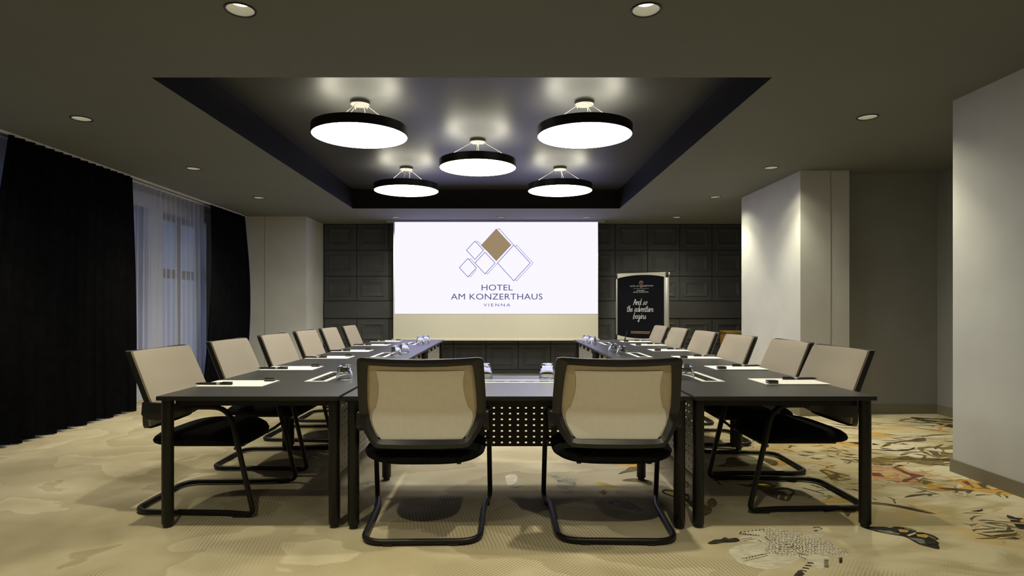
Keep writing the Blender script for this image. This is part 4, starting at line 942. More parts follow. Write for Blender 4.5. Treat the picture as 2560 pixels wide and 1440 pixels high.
('olive',2,[(3.734,6.587),(3.834,6.463),(4.006,6.375),(4.164,6.361),(4.016,6.393),(3.845,6.485)]),
('pale',2,[(4.568,6.587),(4.71,6.507),(4.904,6.409),(5.048,6.333),(4.92,6.44),(4.73,6.544)]),
('orange',2,[(3.869,6.246),(4.02,6.216),(4.222,6.218),(4.373,6.244),(4.222,6.247),(4.02,6.25)]),
('olive',2,[(3.818,6.306),(3.877,6.291),(3.945,6.31),(3.99,6.35),(3.941,6.327),(3.872,6.311)]),
('olive',2,[(4.405,6.469),(4.471,6.496),(4.545,6.551),(4.593,6.603),(4.534,6.567),(4.458,6.514)]),
('pale',2,[(4.551,6.483),(4.627,6.363),(4.774,6.276),(4.913,6.255),(4.794,6.307),(4.65,6.399)]),
('brown',2,[(4.398,6.394),(4.55,6.408),(4.752,6.439),(4.902,6.466),(4.749,6.458),(4.547,6.43)]),
('orange',2,[(4.336,5.944),(4.431,6.082),(4.578,6.245),(4.71,6.348),(4.556,6.265),(4.406,6.105)]),
('orange',2,[(3.747,6.324),(3.916,6.36),(4.129,6.329),(4.279,6.24),(4.133,6.353),(3.921,6.387)]),
('olive',2,[(4.399,6.178),(4.449,6.209),(4.52,6.238),(4.579,6.244),(4.512,6.258),(4.44,6.232)]),
('orange',2,[(3.506,6.155),(3.622,6.124),(3.78,6.099),(3.898,6.083),(3.785,6.131),(3.629,6.162)]),
('brown',2,[(3.321,6.314),(3.402,6.18),(3.561,6.072),(3.713,6.038),(3.575,6.091),(3.419,6.203)]),
('brown',2,[(3.442,6.364),(3.527,6.252),(3.678,6.199),(3.814,6.22),(3.693,6.237),(3.544,6.297)]),
('dark',2,[(3.283,5.272),(3.29,5.228),(3.327,5.201),(3.369,5.198),(3.345,5.223),(3.312,5.254)]),
('dark',2,[(3.593,5.25),(3.642,5.144),(3.752,5.06),(3.865,5.036),(3.766,5.077),(3.657,5.164)]),
('umber',2,[(4.016,5.744),(4.118,5.759),(4.253,5.79),(4.354,5.812),(4.247,5.822),(4.111,5.797)]),
('dark',2,[(3.427,5.039),(3.452,5.013),(3.485,4.977),(3.503,4.945),(3.504,4.993),(3.475,5.031)]),
('umber',2,[(3.82,5.735),(3.9,5.701),(4.008,5.702),(4.09,5.727),(4.009,5.73),(3.901,5.735)]),
('pale',2,[(3.127,5.155),(3.237,5.123),(3.382,5.075),(3.487,5.029),(3.389,5.094),(3.245,5.146)]),
('brown',2,[(3.727,5.199),(3.795,5.256),(3.882,5.336),(3.949,5.395),(3.865,5.356),(3.775,5.279)]),
('umber',2,[(3.285,4.98),(3.327,5.003),(3.38,5.035),(3.423,5.056),(3.369,5.056),(3.313,5.027)]),
('brown',2,[(3.129,4.828),(3.164,4.854),(3.216,4.88),(3.259,4.888),(3.208,4.897),(3.155,4.874)]),
('brown',2,[(3.463,5.535),(3.577,5.522),(3.728,5.499),(3.839,5.469),(3.732,5.521),(3.582,5.549)]),
('dark',2,[(3.009,4.631),(3.077,4.651),(3.154,4.702),(3.203,4.753),(3.141,4.722),(3.062,4.675)]),
('dark',2,[(3.429,4.905),(3.511,4.86),(3.627,4.821),(3.717,4.799),(3.637,4.849),(3.523,4.893)]),
('pale',2,[(3.528,5.289),(3.613,5.275),(3.716,5.303),(3.786,5.353),(3.71,5.328),(3.606,5.305)]),
('pale',2,[(3.5,5.391),(3.572,5.416),(3.663,5.46),(3.73,5.497),(3.654,5.481),(3.561,5.439)]),
('umber',2,[(3.315,5.293),(3.398,5.325),(3.48,5.401),(3.525,5.477),(3.459,5.425),(3.374,5.352)]),
('brown',2,[(3.108,4.969),(3.15,4.959),(3.207,4.953),(3.25,4.951),(3.209,4.967),(3.152,4.975)]),
('olive',2,[(3.663,5.648),(3.764,5.664),(3.892,5.708),(3.983,5.754),(3.887,5.723),(3.758,5.682)]),
('pale',2,[(3.757,5.72),(3.844,5.711),(3.958,5.688),(4.041,5.66),(3.962,5.706),(3.849,5.731)]),
('cream',2,[(2.886,4.794),(2.914,4.72),(2.985,4.664),(3.062,4.65),(2.993,4.674),(2.923,4.732)]),
('brown',2,[(3.389,5.21),(3.458,5.186),(3.546,5.194),(3.611,5.226),(3.545,5.209),(3.457,5.203)]),
('umber',2,[(3.364,5.072),(3.453,5.084),(3.572,5.098),(3.662,5.098),(3.57,5.123),(3.45,5.114)]),
('cream',2,[(3.23,5.119),(3.277,5.094),(3.343,5.09),(3.394,5.105),(3.345,5.11),(3.28,5.117)]),
('pale',2,[(3.815,5.669),(3.915,5.657),(4.034,5.693),(4.115,5.751),(4.028,5.715),(3.908,5.683)]),
('umber',2,[(3.253,4.826),(3.361,4.843),(3.459,4.923),(3.503,5.022),(3.444,4.943),(3.342,4.866)]),
('dark',2,[(3.132,5.22),(3.239,5.163),(3.392,5.137),(3.512,5.148),(3.397,5.165),(3.245,5.196)]),
('pale',2,[(3.51,5.264),(3.628,5.309),(3.723,5.423),(3.75,5.546),(3.713,5.432),(3.616,5.32)]),
('cream',2,[(2.903,4.682),(3.01,4.693),(3.153,4.704),(3.261,4.7),(3.151,4.737),(3.008,4.731)]),
('umber',2,[(4.015,5.529),(4.085,5.49),(4.183,5.484),(4.259,5.505),(4.186,5.513),(4.088,5.525)]),
('dark',2,[(3.339,4.716),(3.41,4.671),(3.513,4.635),(3.595,4.622),(3.519,4.651),(3.416,4.689)]),
('dark',2,[(3.682,5.816),(3.715,5.806),(3.755,5.788),(3.782,5.766),(3.763,5.803),(3.723,5.824)]),
('dark',2,[(3.251,5.154),(3.381,5.132),(3.523,5.186),(3.611,5.282),(3.513,5.215),(3.368,5.166)]),
('umber',2,[(2.864,4.704),(2.944,4.674),(3.036,4.698),(3.096,4.756),(3.029,4.729),(2.936,4.71)]),
('pale',2,[(3.459,4.737),(3.499,4.741),(3.553,4.747),(3.593,4.743),(3.552,4.774),(3.498,4.774)]),
('brown',2,[(3.653,5.692),(3.654,5.633),(3.687,5.568),(3.729,5.528),(3.703,5.576),(3.673,5.641)]),
('olive',2,[(2.861,5.31),(2.867,5.272),(2.883,5.224),(2.895,5.188),(2.903,5.23),(2.89,5.279)]),
('brown',2,[(3.203,5.304),(3.17,5.267),(3.146,5.208),(3.139,5.16),(3.161,5.202),(3.188,5.259)]),
('umber',2,[(2.449,4.596),(2.498,4.624),(2.56,4.667),(2.607,4.698),(2.553,4.678),(2.489,4.638)]),
('olive',2,[(2.786,4.828),(2.767,4.802),(2.775,4.773),(2.798,4.754),(2.795,4.776),(2.791,4.806)]),
('brown',2,[(2.678,4.999),(2.672,4.963),(2.692,4.932),(2.724,4.917),(2.712,4.943),(2.695,4.976)]),
('brown',2,[(2.833,4.748),(2.873,4.764),(2.927,4.786),(2.969,4.798),(2.921,4.803),(2.866,4.784)]),
('olive',2,[(2.689,4.756),(2.706,4.765),(2.727,4.78),(2.745,4.788),(2.721,4.791),(2.698,4.779)]),
('umber',2,[(2.691,5.148),(2.744,5.124),(2.817,5.121),(2.873,5.136),(2.819,5.144),(2.746,5.15)]),
('orange',2,[(2.701,5.073),(2.73,5.044),(2.776,5.016),(2.815,5.003),(2.782,5.026),(2.737,5.055)]),
('olive',2,[(2.93,5.215),(2.914,5.175),(2.914,5.122),(2.924,5.081),(2.935,5.121),(2.939,5.174)]),
('olive',2,[(2.749,4.98),(2.794,4.962),(2.847,4.927),(2.877,4.888),(2.859,4.943),(2.808,4.981)]),
('orange',2,[(2.818,5.182),(2.865,5.186),(2.918,5.211),(2.952,5.242),(2.913,5.222),(2.859,5.198)]),
('orange',2,[(2.529,4.735),(2.551,4.731),(2.579,4.737),(2.599,4.747),(2.577,4.747),(2.549,4.743)]),
('olive',2,[(2.768,4.98),(2.789,5.022),(2.829,5.068),(2.87,5.092),(2.817,5.079),(2.776,5.034)]),
('brown',2,[(2.792,4.937),(2.823,4.921),(2.868,4.911),(2.902,4.907),(2.874,4.933),(2.83,4.946)]),
('umber',2,[(3.042,5.13),(3.06,5.082),(3.108,5.045),(3.158,5.036),(3.12,5.06),(3.074,5.099)]),
('orange',2,[(2.44,4.729),(2.456,4.681),(2.498,4.638),(2.542,4.615),(2.517,4.654),(2.477,4.701)]),
('orange',2,[(2.416,4.596),(2.458,4.58),(2.511,4.587),(2.55,4.606),(2.509,4.611),(2.456,4.608)]),
('olive',2,[(3.069,5.139),(3.108,5.103),(3.157,5.052),(3.189,5.009),(3.169,5.062),(3.121,5.115)]),
('olive',2,[(2.677,4.718),(2.733,4.743),(2.777,4.8),(2.793,4.858),(2.764,4.811),(2.717,4.755)]),
('umber',2,[(3.169,5.213),(3.194,5.191),(3.232,5.171),(3.263,5.159),(3.239,5.183),(3.202,5.205)]),
('olive',2,[(2.836,5.153),(2.876,5.164),(2.931,5.17),(2.972,5.165),(2.929,5.186),(2.874,5.182)]),
('orange',2,[(2.857,4.674),(2.865,4.641),(2.894,4.621),(2.927,4.62),(2.906,4.636),(2.879,4.658)]),
('orange',2,[(2.641,4.306),(2.685,4.309),(2.723,4.339),(2.741,4.378),(2.712,4.354),(2.672,4.327)]),
('salmon',2,[(2.796,4.559),(2.866,4.579),(2.921,4.641),(2.936,4.711),(2.911,4.65),(2.854,4.59)]),
('orange',2,[(2.977,4.377),(3.047,4.371),(3.139,4.381),(3.207,4.397),(3.137,4.398),(3.045,4.391)]),
('peach',2,[(3.041,4.713),(3.063,4.699),(3.094,4.687),(3.119,4.681),(3.098,4.698),(3.068,4.711)]),
('salmon',2,[(2.742,4.185),(2.773,4.219),(2.806,4.271),(2.832,4.309),(2.786,4.285),(2.749,4.237)]),
('orange',2,[(2.984,4.518),(3.03,4.558),(3.076,4.623),(3.102,4.678),(3.064,4.631),(3.016,4.568)]),
('orange',2,[(2.696,4.322),(2.76,4.336),(2.836,4.373),(2.888,4.412),(2.827,4.392),(2.75,4.357)]),
('orange',2,[(3.262,4.641),(3.289,4.64),(3.319,4.655),(3.338,4.673),(3.313,4.669),(3.282,4.657)]),
('salmon',2,[(2.617,4.28),(2.643,4.245),(2.689,4.213),(2.729,4.196),(2.699,4.226),(2.655,4.261)]),
('peach',2,[(2.993,4.768),(3.058,4.72),(3.152,4.667),(3.225,4.632),(3.162,4.683),(3.069,4.739)]),
('wine',2,[(2.704,4.271),(2.776,4.238),(2.877,4.223),(2.956,4.229),(2.879,4.236),(2.779,4.253)]),
('peach',2,[(2.872,4.749),(2.86,4.719),(2.862,4.679),(2.87,4.649),(2.886,4.678),(2.889,4.719)]),
('wine',2,[(3.052,4.268),(3.025,4.345),(3.005,4.45),(3.006,4.532),(2.989,4.447),(3.006,4.342)]),
('wine',2,[(2.675,4.568),(2.74,4.529),(2.832,4.517),(2.905,4.534),(2.834,4.527),(2.742,4.541)]),
('peach',2,[(2.561,4.303),(2.59,4.279),(2.635,4.271),(2.671,4.277),(2.638,4.287),(2.595,4.298)]),
('salmon',2,[(2.573,4.274),(2.664,4.291),(2.752,4.358),(2.797,4.438),(2.741,4.373),(2.651,4.308)]),
('salmon',2,[(3.038,4.49),(3.111,4.483),(3.198,4.509),(3.256,4.552),(3.194,4.52),(3.107,4.496)]),
('orange',2,[(3.142,4.387),(3.149,4.443),(3.151,4.518),(3.152,4.575),(3.135,4.519),(3.13,4.444)]),
('peach',2,[(2.906,4.554),(2.907,4.488),(2.927,4.404),(2.948,4.342),(2.95,4.409),(2.934,4.493)]),
('brown',2,[(2.978,3.974),(3.033,4.011),(3.079,4.08),(3.098,4.142),(3.067,4.088),(3.018,4.022)]),
('olive',2,[(2.821,4.122),(2.837,4.069),(2.886,4.035),(2.941,4.032),(2.898,4.05),(2.851,4.087)]),
('orange',2,[(3.133,4.252),(3.199,4.24),(3.287,4.244),(3.353,4.256),(3.287,4.264),(3.199,4.263)]),
('brown',2,[(2.761,3.911),(2.791,3.919),(2.811,3.946),(2.817,3.975),(2.794,3.961),(2.771,3.936)]),
('brown',2,[(3.324,4.225),(3.386,4.167),(3.483,4.112),(3.562,4.081),(3.495,4.131),(3.4,4.19)]),
('brown',2,[(3.478,4.258),(3.529,4.33),(3.594,4.429),(3.644,4.502),(3.582,4.437),(3.514,4.34)]),
('orange',2,[(3.27,3.914),(3.298,3.964),(3.333,4.032),(3.362,4.082),(3.321,4.039),(3.283,3.972)]),
('pale',2,[(2.672,4.031),(2.683,3.974),(2.729,3.923),(2.782,3.901),(2.739,3.931),(2.695,3.984)]),
('orange',2,[(3.188,4.36),(3.231,4.349),(3.288,4.352),(3.33,4.362),(3.287,4.365),(3.231,4.364)]),
('olive',2,[(3.088,4.255),(3.154,4.253),(3.236,4.275),(3.294,4.307),(3.233,4.289),(3.15,4.269)]),
('olive',2,[(3.218,3.886),(3.25,3.938),(3.305,3.993),(3.362,4.018),(3.292,4.007),(3.234,3.955)]),
('brown',2,[(3.307,4.176),(3.368,4.133),(3.457,4.111),(3.531,4.118),(3.462,4.129),(3.373,4.153)]),
('olive',2,[(2.72,3.99),(2.77,3.985),(2.82,4.012),(2.846,4.054),(2.812,4.028),(2.76,4.004)]),
('brown',2,[(3.275,3.944),(3.267,3.92),(3.251,3.89),(3.233,3.872),(3.262,3.884),(3.279,3.913)]),
('pale',2,[(2.963,3.996),(3.007,4.021),(3.056,4.066),(3.087,4.106),(3.046,4.077),(2.996,4.034)]),
('pale',2,[(3.321,4.257),(3.346,4.213),(3.397,4.189),(3.447,4.191),(3.407,4.206),(3.357,4.234)]),
('gold',2,[(2.921,4.063),(2.965,4.025),(3.011,3.964),(3.031,3.909),(3.026,3.975),(2.983,4.037)]),
('pale',2,[(2.944,3.884),(3.003,3.914),(3.065,3.972),(3.102,4.026),(3.058,3.98),(2.994,3.924)]),
('gold',2,[(2.8,4.18),(2.861,4.178),(2.926,4.209),(2.964,4.256),(2.92,4.222),(2.854,4.192)]),
('olive',2,[(3.197,4.075),(3.27,4.072),(3.362,4.048),(3.425,4.011),(3.366,4.062),(3.275,4.088)]),
('pale',2,[(2.789,3.903),(2.824,3.905),(2.857,3.929),(2.873,3.959),(2.848,3.942),(2.814,3.92)]),
('pale',2,[(3.509,4.281),(3.551,4.263),(3.605,4.271),(3.643,4.295),(3.603,4.291),(3.549,4.286)]),
('olive',2,[(2.887,4.383),(2.918,4.323),(2.973,4.254),(3.019,4.205),(2.992,4.268),(2.941,4.34)]),
('orange',2,[(3.292,4.246),(3.339,4.296),(3.407,4.356),(3.466,4.392),(3.397,4.367),(3.328,4.309)]),
('olive',2,[(3.462,4.37),(3.452,4.345),(3.456,4.312),(3.466,4.288),(3.469,4.313),(3.468,4.346)]),
('pale',2,[(2.896,3.955),(2.97,3.998),(3.064,4.063),(3.132,4.115),(3.057,4.072),(2.963,4.009)]),
('brown',2,[(3.063,3.971),(3.087,3.982),(3.114,4.003),(3.135,4.019),(3.102,4.022),(3.072,4.004)]),
('orange',2,[(2.95,3.966),(2.962,3.926),(2.999,3.898),(3.04,3.894),(3.007,3.909),(2.972,3.938)]),
('pale',2,[(2.986,4.307),(3.02,4.233),(3.098,4.181),(3.178,4.173),(3.111,4.2),(3.035,4.254)]),
('pale',2,[(2.956,4.279),(3.002,4.327),(3.073,4.379),(3.136,4.403),(3.062,4.396),(2.989,4.347)]),
('olive',2,[(2.863,3.935),(2.846,4),(2.815,4.083),(2.789,4.145),(2.803,4.079),(2.832,3.995)]),
('pale',2,[(2.975,4.168),(3.003,4.17),(3.037,4.182),(3.063,4.192),(3.031,4.205),(2.996,4.197)]),
('brown',2,[(2.583,3.884),(2.665,3.91),(2.774,3.942),(2.859,3.956),(2.768,3.966),(2.657,3.938)]),
('brown',2,[(3.066,3.917),(3.107,3.929),(3.161,3.939),(3.204,3.937),(3.159,3.953),(3.104,3.946)]),
('orange',2,[(3.173,4.383),(3.189,4.297),(3.179,4.186),(3.143,4.105),(3.193,4.184),(3.206,4.295)]),
('olive',2,[(3.172,4.076),(3.22,4.107),(3.243,4.167),(3.236,4.222),(3.226,4.174),(3.199,4.116)]),
('dark',2,[(2.638,3.242),(2.667,3.226),(2.702,3.231),(2.728,3.25),(2.701,3.244),(2.665,3.242)]),
('olive',2,[(2.68,3.393),(2.707,3.363),(2.752,3.34),(2.79,3.331),(2.759,3.353),(2.715,3.378)]),
('olive',2,[(2.609,3.423),(2.623,3.401),(2.65,3.391),(2.675,3.395),(2.654,3.402),(2.628,3.413)]),
('brown',2,[(2.504,3.199),(2.572,3.191),(2.653,3.216),(2.706,3.259),(2.65,3.227),(2.568,3.204)]),
('olive',2,[(2.618,3.368),(2.639,3.384),(2.669,3.404),(2.694,3.414),(2.663,3.415),(2.632,3.396)]),
('peach',2,[(2.626,3.364),(2.656,3.364),(2.683,3.383),(2.698,3.408),(2.674,3.399),(2.645,3.382)]),
('brown',2,[(2.738,3.296),(2.795,3.314),(2.841,3.366),(2.858,3.422),(2.83,3.376),(2.782,3.327)]),
('olive',2,[(2.827,3.41),(2.832,3.385),(2.853,3.365),(2.877,3.358),(2.864,3.375),(2.845,3.397)]),
('peach',2,[(2.897,3.539),(2.905,3.502),(2.936,3.477),(2.973,3.473),(2.948,3.491),(2.919,3.518)]),
('olive',2,[(2.621,3.224),(2.677,3.221),(2.749,3.235),(2.801,3.254),(2.746,3.251),(2.674,3.24)]),
('brown',2,[(2.723,3.585),(2.769,3.59),(2.829,3.586),(2.873,3.571),(2.83,3.595),(2.77,3.6)]),
('olive',2,[(2.741,3.466),(2.768,3.401),(2.833,3.353),(2.901,3.342),(2.841,3.363),(2.777,3.414)]),
('dark',2,[(2.57,3.276),(2.581,3.257),(2.597,3.233),(2.608,3.214),(2.606,3.239),(2.592,3.264)]),
('olive',2,[(2.685,3.445),(2.719,3.489),(2.777,3.532),(2.831,3.549),(2.77,3.542),(2.711,3.5)]),
('dark',2,[(2.74,3.421),(2.774,3.422),(2.818,3.417),(2.85,3.405),(2.82,3.431),(2.777,3.439)]),
('peach',2,[(2.936,3.604),(2.965,3.625),(3.004,3.649),(3.038,3.66),(2.996,3.665),(2.954,3.643)]),
('dark',2,[(2.816,3.626),(2.855,3.615),(2.895,3.633),(2.918,3.664),(2.889,3.649),(2.847,3.635)]),
('brown',2,[(2.729,3.466),(2.769,3.466),(2.819,3.455),(2.853,3.434),(2.822,3.469),(2.773,3.482)]),
('olive',2,[(2.827,3.457),(2.88,3.433),(2.953,3.421),(3.011,3.423),(2.956,3.437),(2.883,3.452)]),
('peach',2,[(2.839,3.424),(2.89,3.421),(2.955,3.407),(3.001,3.386),(2.958,3.421),(2.893,3.436)]),
('gold',2,[(2.735,5.217),(2.765,5.197),(2.807,5.18),(2.841,5.169),(2.814,5.195),(2.772,5.215)]),
('gold',2,[(2.642,5.116),(2.671,5.083),(2.72,5.071),(2.762,5.084),(2.724,5.085),(2.676,5.099)]),
('umber',2,[(2.972,5.299),(2.994,5.291),(3.023,5.282),(3.044,5.271),(3.028,5.294),(2.999,5.306)]),
('umber',2,[(2.291,5.222),(2.319,5.193),(2.364,5.182),(2.403,5.192),(2.367,5.192),(2.322,5.205)]),
('umber',2,[(2.483,5.236),(2.513,5.27),(2.549,5.318),(2.577,5.354),(2.533,5.331),(2.495,5.285)]),
('olive',2,[(2.786,5.274),(2.812,5.238),(2.861,5.217),(2.904,5.216),(2.87,5.237),(2.823,5.261)]),
('olive',2,[(2.222,5.088),(2.237,5.048),(2.275,5.017),(2.316,5.008),(2.283,5.026),(2.245,5.058)]),
('umber',2,[(2.268,5.035),(2.286,5.043),(2.307,5.056),(2.324,5.065),(2.301,5.067),(2.279,5.055)]),
('olive',2,[(2.489,5.113),(2.465,5.147),(2.437,5.196),(2.425,5.237),(2.42,5.187),(2.445,5.137)]),
('gold',2,[(2.842,5.416),(2.829,5.399),(2.822,5.373),(2.822,5.352),(2.835,5.369),(2.844,5.394)]),
('gold',2,[(2.263,5.106),(2.273,5.081),(2.297,5.055),(2.319,5.04),(2.307,5.064),(2.285,5.09)]),
('umber',2,[(2.711,5.326),(2.758,5.313),(2.815,5.327),(2.853,5.356),(2.812,5.338),(2.755,5.327)]),
('olive',2,[(2.797,5.128),(2.829,5.114),(2.868,5.12),(2.897,5.136),(2.866,5.142),(2.826,5.14)]),
('olive',2,[(2.531,5.378),(2.534,5.339),(2.563,5.316),(2.599,5.314),(2.578,5.333),(2.552,5.359)]),
('olive',2,[(2.298,4.217),(2.318,4.218),(2.34,4.228),(2.354,4.241),(2.336,4.236),(2.314,4.227)]),
('olive',2,[(2.395,4.203),(2.426,4.188),(2.466,4.191),(2.495,4.209),(2.465,4.2),(2.425,4.198)]),
('umber',2,[(2.131,3.892),(2.131,3.908),(2.126,3.929),(2.121,3.944),(2.114,3.926),(2.118,3.905)]),
('umber',2,[(2.079,3.949),(2.084,3.913),(2.112,3.88),(2.145,3.867),(2.116,3.884),(2.09,3.918)]),
('umber',2,[(2.304,4.077),(2.325,4.061),(2.352,4.038),(2.37,4.019),(2.358,4.046),(2.333,4.069)]),
('olive',2,[(2.401,4.177),(2.42,4.172),(2.439,4.18),(2.451,4.195),(2.437,4.186),(2.417,4.179)]),
('umber',2,[(2.127,4.179),(2.136,4.146),(2.138,4.102),(2.131,4.069),(2.143,4.102),(2.142,4.147)]),
('olive',2,[(2.045,3.836),(2.073,3.846),(2.098,3.873),(2.109,3.9),(2.093,3.878),(2.067,3.852)]),
('umber',2,[(2.231,4.303),(2.223,4.331),(2.215,4.368),(2.215,4.397),(2.205,4.366),(2.211,4.329)]),
('umber',2,[(1.943,3.879),(1.97,3.879),(1.995,3.895),(2.007,3.919),(1.99,3.903),(1.965,3.887)])]
# ------------------------------------------------------------------ room shell
BACK = 11.16        # tiled end wall
LEFT = -4.85        # window wall
RX = 3.36           # right-hand wall plane
REAR = -1.6         # behind the camera
REC = (-2.38, 1.80, 4.04, 9.41)      # ceiling recess x0, x1, y0, y1
REC_TOP = 3.08

def organic(pts, seed):
    """round the larger printed shapes and give them a hand-painted edge"""
    size = max(max(p[0] for p in pts) - min(p[0] for p in pts), max(p[1] for p in pts) - min(p[1] for p in pts))
    if size < 0.16 or len(pts) < 4: return pts
    rnd = random.Random(seed); out = []; n = len(pts)
    for k in range(n):
        p0, p1, p2, p3 = (Vector(pts[(k + d) % n]) for d in (-1, 0, 1, 2))
        L = (p2 - p1).length; steps = max(2, min(7, int(L / 0.045)))
        t1 = (p2 - p0) * 0.28; t2 = (p3 - p1) * 0.28
        for t in (t1, t2):
            if t.length > L * 0.55: t *= L * 0.55 / t.length
        for q in range(steps):
            u = q / steps
            h = (2*u**3-3*u*u+1)*p1 + (u**3-2*u*u+u)*t1*2 + (3*u*u-2*u**3)*p2 + (u**3-u*u)*t2*2
            nrm = Vector((-(p2 - p1).y, (p2 - p1).x)).normalized()
            out.append(tuple(h + nrm * rnd.uniform(-1, 1) * min(0.006, 0.03 * L)))
    return out
mb = MB('carpet', *['ink_' + k for k in INK])
mb.slot(0).poly([(-6.0, REAR, 0), (5.3, REAR, 0), (5.3, BACK + 0.1, 0), (-6.0, BACK + 0.1, 0)])
order = list(INK)
for i, (ink, lv, pts) in enumerate(CARPET_PRINT):
    z = 0.0004 * lv + 0.0000004 * i
    mb.slot(1 + order.index(ink)).poly([(x, y, z) for x, y in organic(pts, i)])
for f in mb.bm.faces:
    if f.normal.z < 0: f.normal_flip()
floor = structure(mb, 'floor')

DOWNLIGHTS = [(-1.375, 3.12, 'black rimmed lit ceiling downlight nearest the camera, on the left'),
              (0.734, 3.12, 'black rimmed lit ceiling downlight nearest the camera, right of centre'),
              (-1.375, 1.60, 'ceiling downlight above the camera, on the left'),
              (0.734, 1.60, 'ceiling downlight above the camera, on the right'),
              (-3.47, 4.92, 'nearest downlight in the row above the dark curtains'),
              (-3.47, 6.69, 'second downlight in the row beside the curtains, before the sheer curtain'),
              (-3.47, 8.47, 'farthest downlight in the row beside the curtains'),
              (2.95, 4.88, 'nearest downlight in the row along the right walls'),
              (2.95, 6.65, 'downlight in front of the corner of the white wall block on the right'),
              (2.95, 8.42, 'downlight beside the lit face of the white wall block on the right'),
              (2.95, 10.31, 'downlight in the far right corner above the relief tiles'),
              (-1.863, 10.31, 'downlight above the left corner of the projection screen'),
              (-0.069, 10.31, 'downlight above the middle of the projection screen'),
              (1.40, 10.31, 'downlight above the right corner of the projection screen')]
DL_R = 0.076

def ring_pts(x, y, r, n=20):
    return [(x + r * math.cos(2 * math.pi * k / n), y + r * math.sin(2 * math.pi * k / n)) for k in range(n)]

mb = MB('ceiling', 'recess_side', 'recess')
x0, x1, y0, y1 = REC
loops = [[(-6.0, REAR), (5.3, REAR), (5.3, BACK + 0.1), (-6.0, BACK + 0.1)], [(x0, y0), (x1, y0), (x1, y1), (x0, y1)]]
loops += [ring_pts(x, y, DL_R - 0.006) for x, y, _ in DOWNLIGHTS]
edges = []
for lp in loops:
    vs = [mb.bm.verts.new((x, y, CEIL)) for x, y in lp]
    edges += [mb.bm.edges.new((vs[k], vs[(k + 1) % len(vs)])) for k in range(len(vs))]
bmesh.ops.triangle_fill(mb.bm, edges=edges, use_beauty=True, use_dissolve=False)
for f in mb.bm.faces: f.material_index = 0
mb.slot(1)
c = [(x0, y0), (x1, y0), (x1, y1), (x0, y1)]
for k in range(4):
    a, b = c[k], c[(k + 1) % 4]
    mb.poly([(*a, CEIL), (*b, CEIL), (*b, REC_TOP), (*a, REC_TOP)])
mb.slot(2).poly([(*p, REC_TOP) for p in c])
ceiling = structure(mb, 'ceiling')

def wall(name, *boxes, mat='wall'):
    mb = MB(mat)
    for b in boxes: mb.box(*b)
    return structure(mb, name)

wall('wall_right', (RX, 5.3, REAR, 4.5, 0, CEIL))
wall('wall_niche', (RX - 0.01, 3.905, 6.8, 8.49, 0, CEIL))
wall('wall_niche_back', (3.905, 5.3, 6.95, 8.49, 0, CEIL), mat='niche_wall_shaded')  # setback invented so the grazing downlight leaves a sharp shade edge
wall('wall_niche_side', (5.01, 5.3, 4.5, 6.95, 0, CEIL), mat='niche_wall_shaded')
wall('wall_far_right', (5.2, 5.3, 8.49, BACK, 0, CEIL))
wall('wall_far_left', (-6.0, -3.38, 10.22, BACK + 0.1, 0, CEIL))
wall('wall_rear', (-6.0, RX, REAR - 0.1, REAR, 0, CEIL))
# window wall with three tall openings
OPEN = [(4.3, 5.95), (6.85, 8.22), (8.52, 9.75)]
WZ0, WZ1 = 0.22, 2.60
mb = MB('wall_white')
ys = [REAR] + [v for o in OPEN for v in o] + [10.22]
for k in range(0, len(ys), 2):
    mb.box(LEFT - 0.3, LEFT, ys[k], ys[k + 1], 0, CEIL)
for a, b in OPEN:
    mb.box(LEFT - 0.3, LEFT, a, b, 0, WZ0); mb.box(LEFT - 0.3, LEFT, a, b, WZ1, CEIL)
structure(mb, 'wall_left')
for n, (a, b) in enumerate(OPEN, 1):
    mb = MB('window_frame')
    X0, X1 = LEFT - 0.16, LEFT - 0.09
    for (p, q) in ((a, a + 0.09), (b - 0.09, b)): mb.box(X0, X1, p, q, WZ0, WZ1)
    for (p, q) in ((WZ0, WZ0 + 0.10), (1.66, 1.79), (WZ1 - 0.09, WZ1)): mb.box(X0, X1, a, b, p, q)
    mid = (a + b) / 2
    mb.box(X0 + 0.005, X1 - 0.005, mid - 0.03, mid + 0.03, WZ0, WZ1)
    w = structure(mb, 'window_%d' % n)
    g = MB('window_glass'); g.box(LEFT - 0.128, LEFT - 0.122, a + 0.05, b - 0.05, WZ0 + 0.05, WZ1 - 0.05)
    g.build('glass', w, None)
    s = MB('wall_white'); s.box(LEFT - 0.09, LEFT + 0.04, a - 0.03, b + 0.03, WZ0 - 0.035, WZ0, 0.004)
    s.build('sill', w)
structure(MB('wall_white').box(LEFT, LEFT + 0.02, REAR, 10.22, 0, 0.12), 'baseboard_left')
mb = MB('baseboard'); mb.box(RX - 0.014, RX, REAR, 4.514, 0, 0.095); mb.box(RX, 5.0, 4.5, 4.514, 0, 0.095)
structure(mb, 'baseboard_right')
mb = MB('baseboard'); mb.box(RX - 0.024, 3.905, 6.786, 6.80, 0, 0.105); mb.box(3.905, 3.919, 6.786, 6.936, 0, 0.105); mb.box(3.905, 4.996, 6.936, 6.95, 0, 0.105); mb.box(RX - 0.024, RX - 0.01, 6.8, 8.49, 0, 0.105); mb.box(4.996, 5.01, 4.514, 6.936, 0, 0.105)
structure(mb, 'baseboard_niche')
mb = MB('baseboard'); mb.box(LEFT + 0.02, -3.366, 10.206, 10.22, 0, 0.10); mb.box(-3.38, -3.366, 10.22, BACK - 0.05, 0, 0.10)
structure(mb, 'baseboard_far_left')
structure(MB('groove').box(3.690, 3.696, 6.797, 6.80, 0.11, CEIL), 'trim_1')
structure(MB('groove').box(-4.093, -4.087, 10.217, 10.22, 0.11, CEIL), 'trim_2')

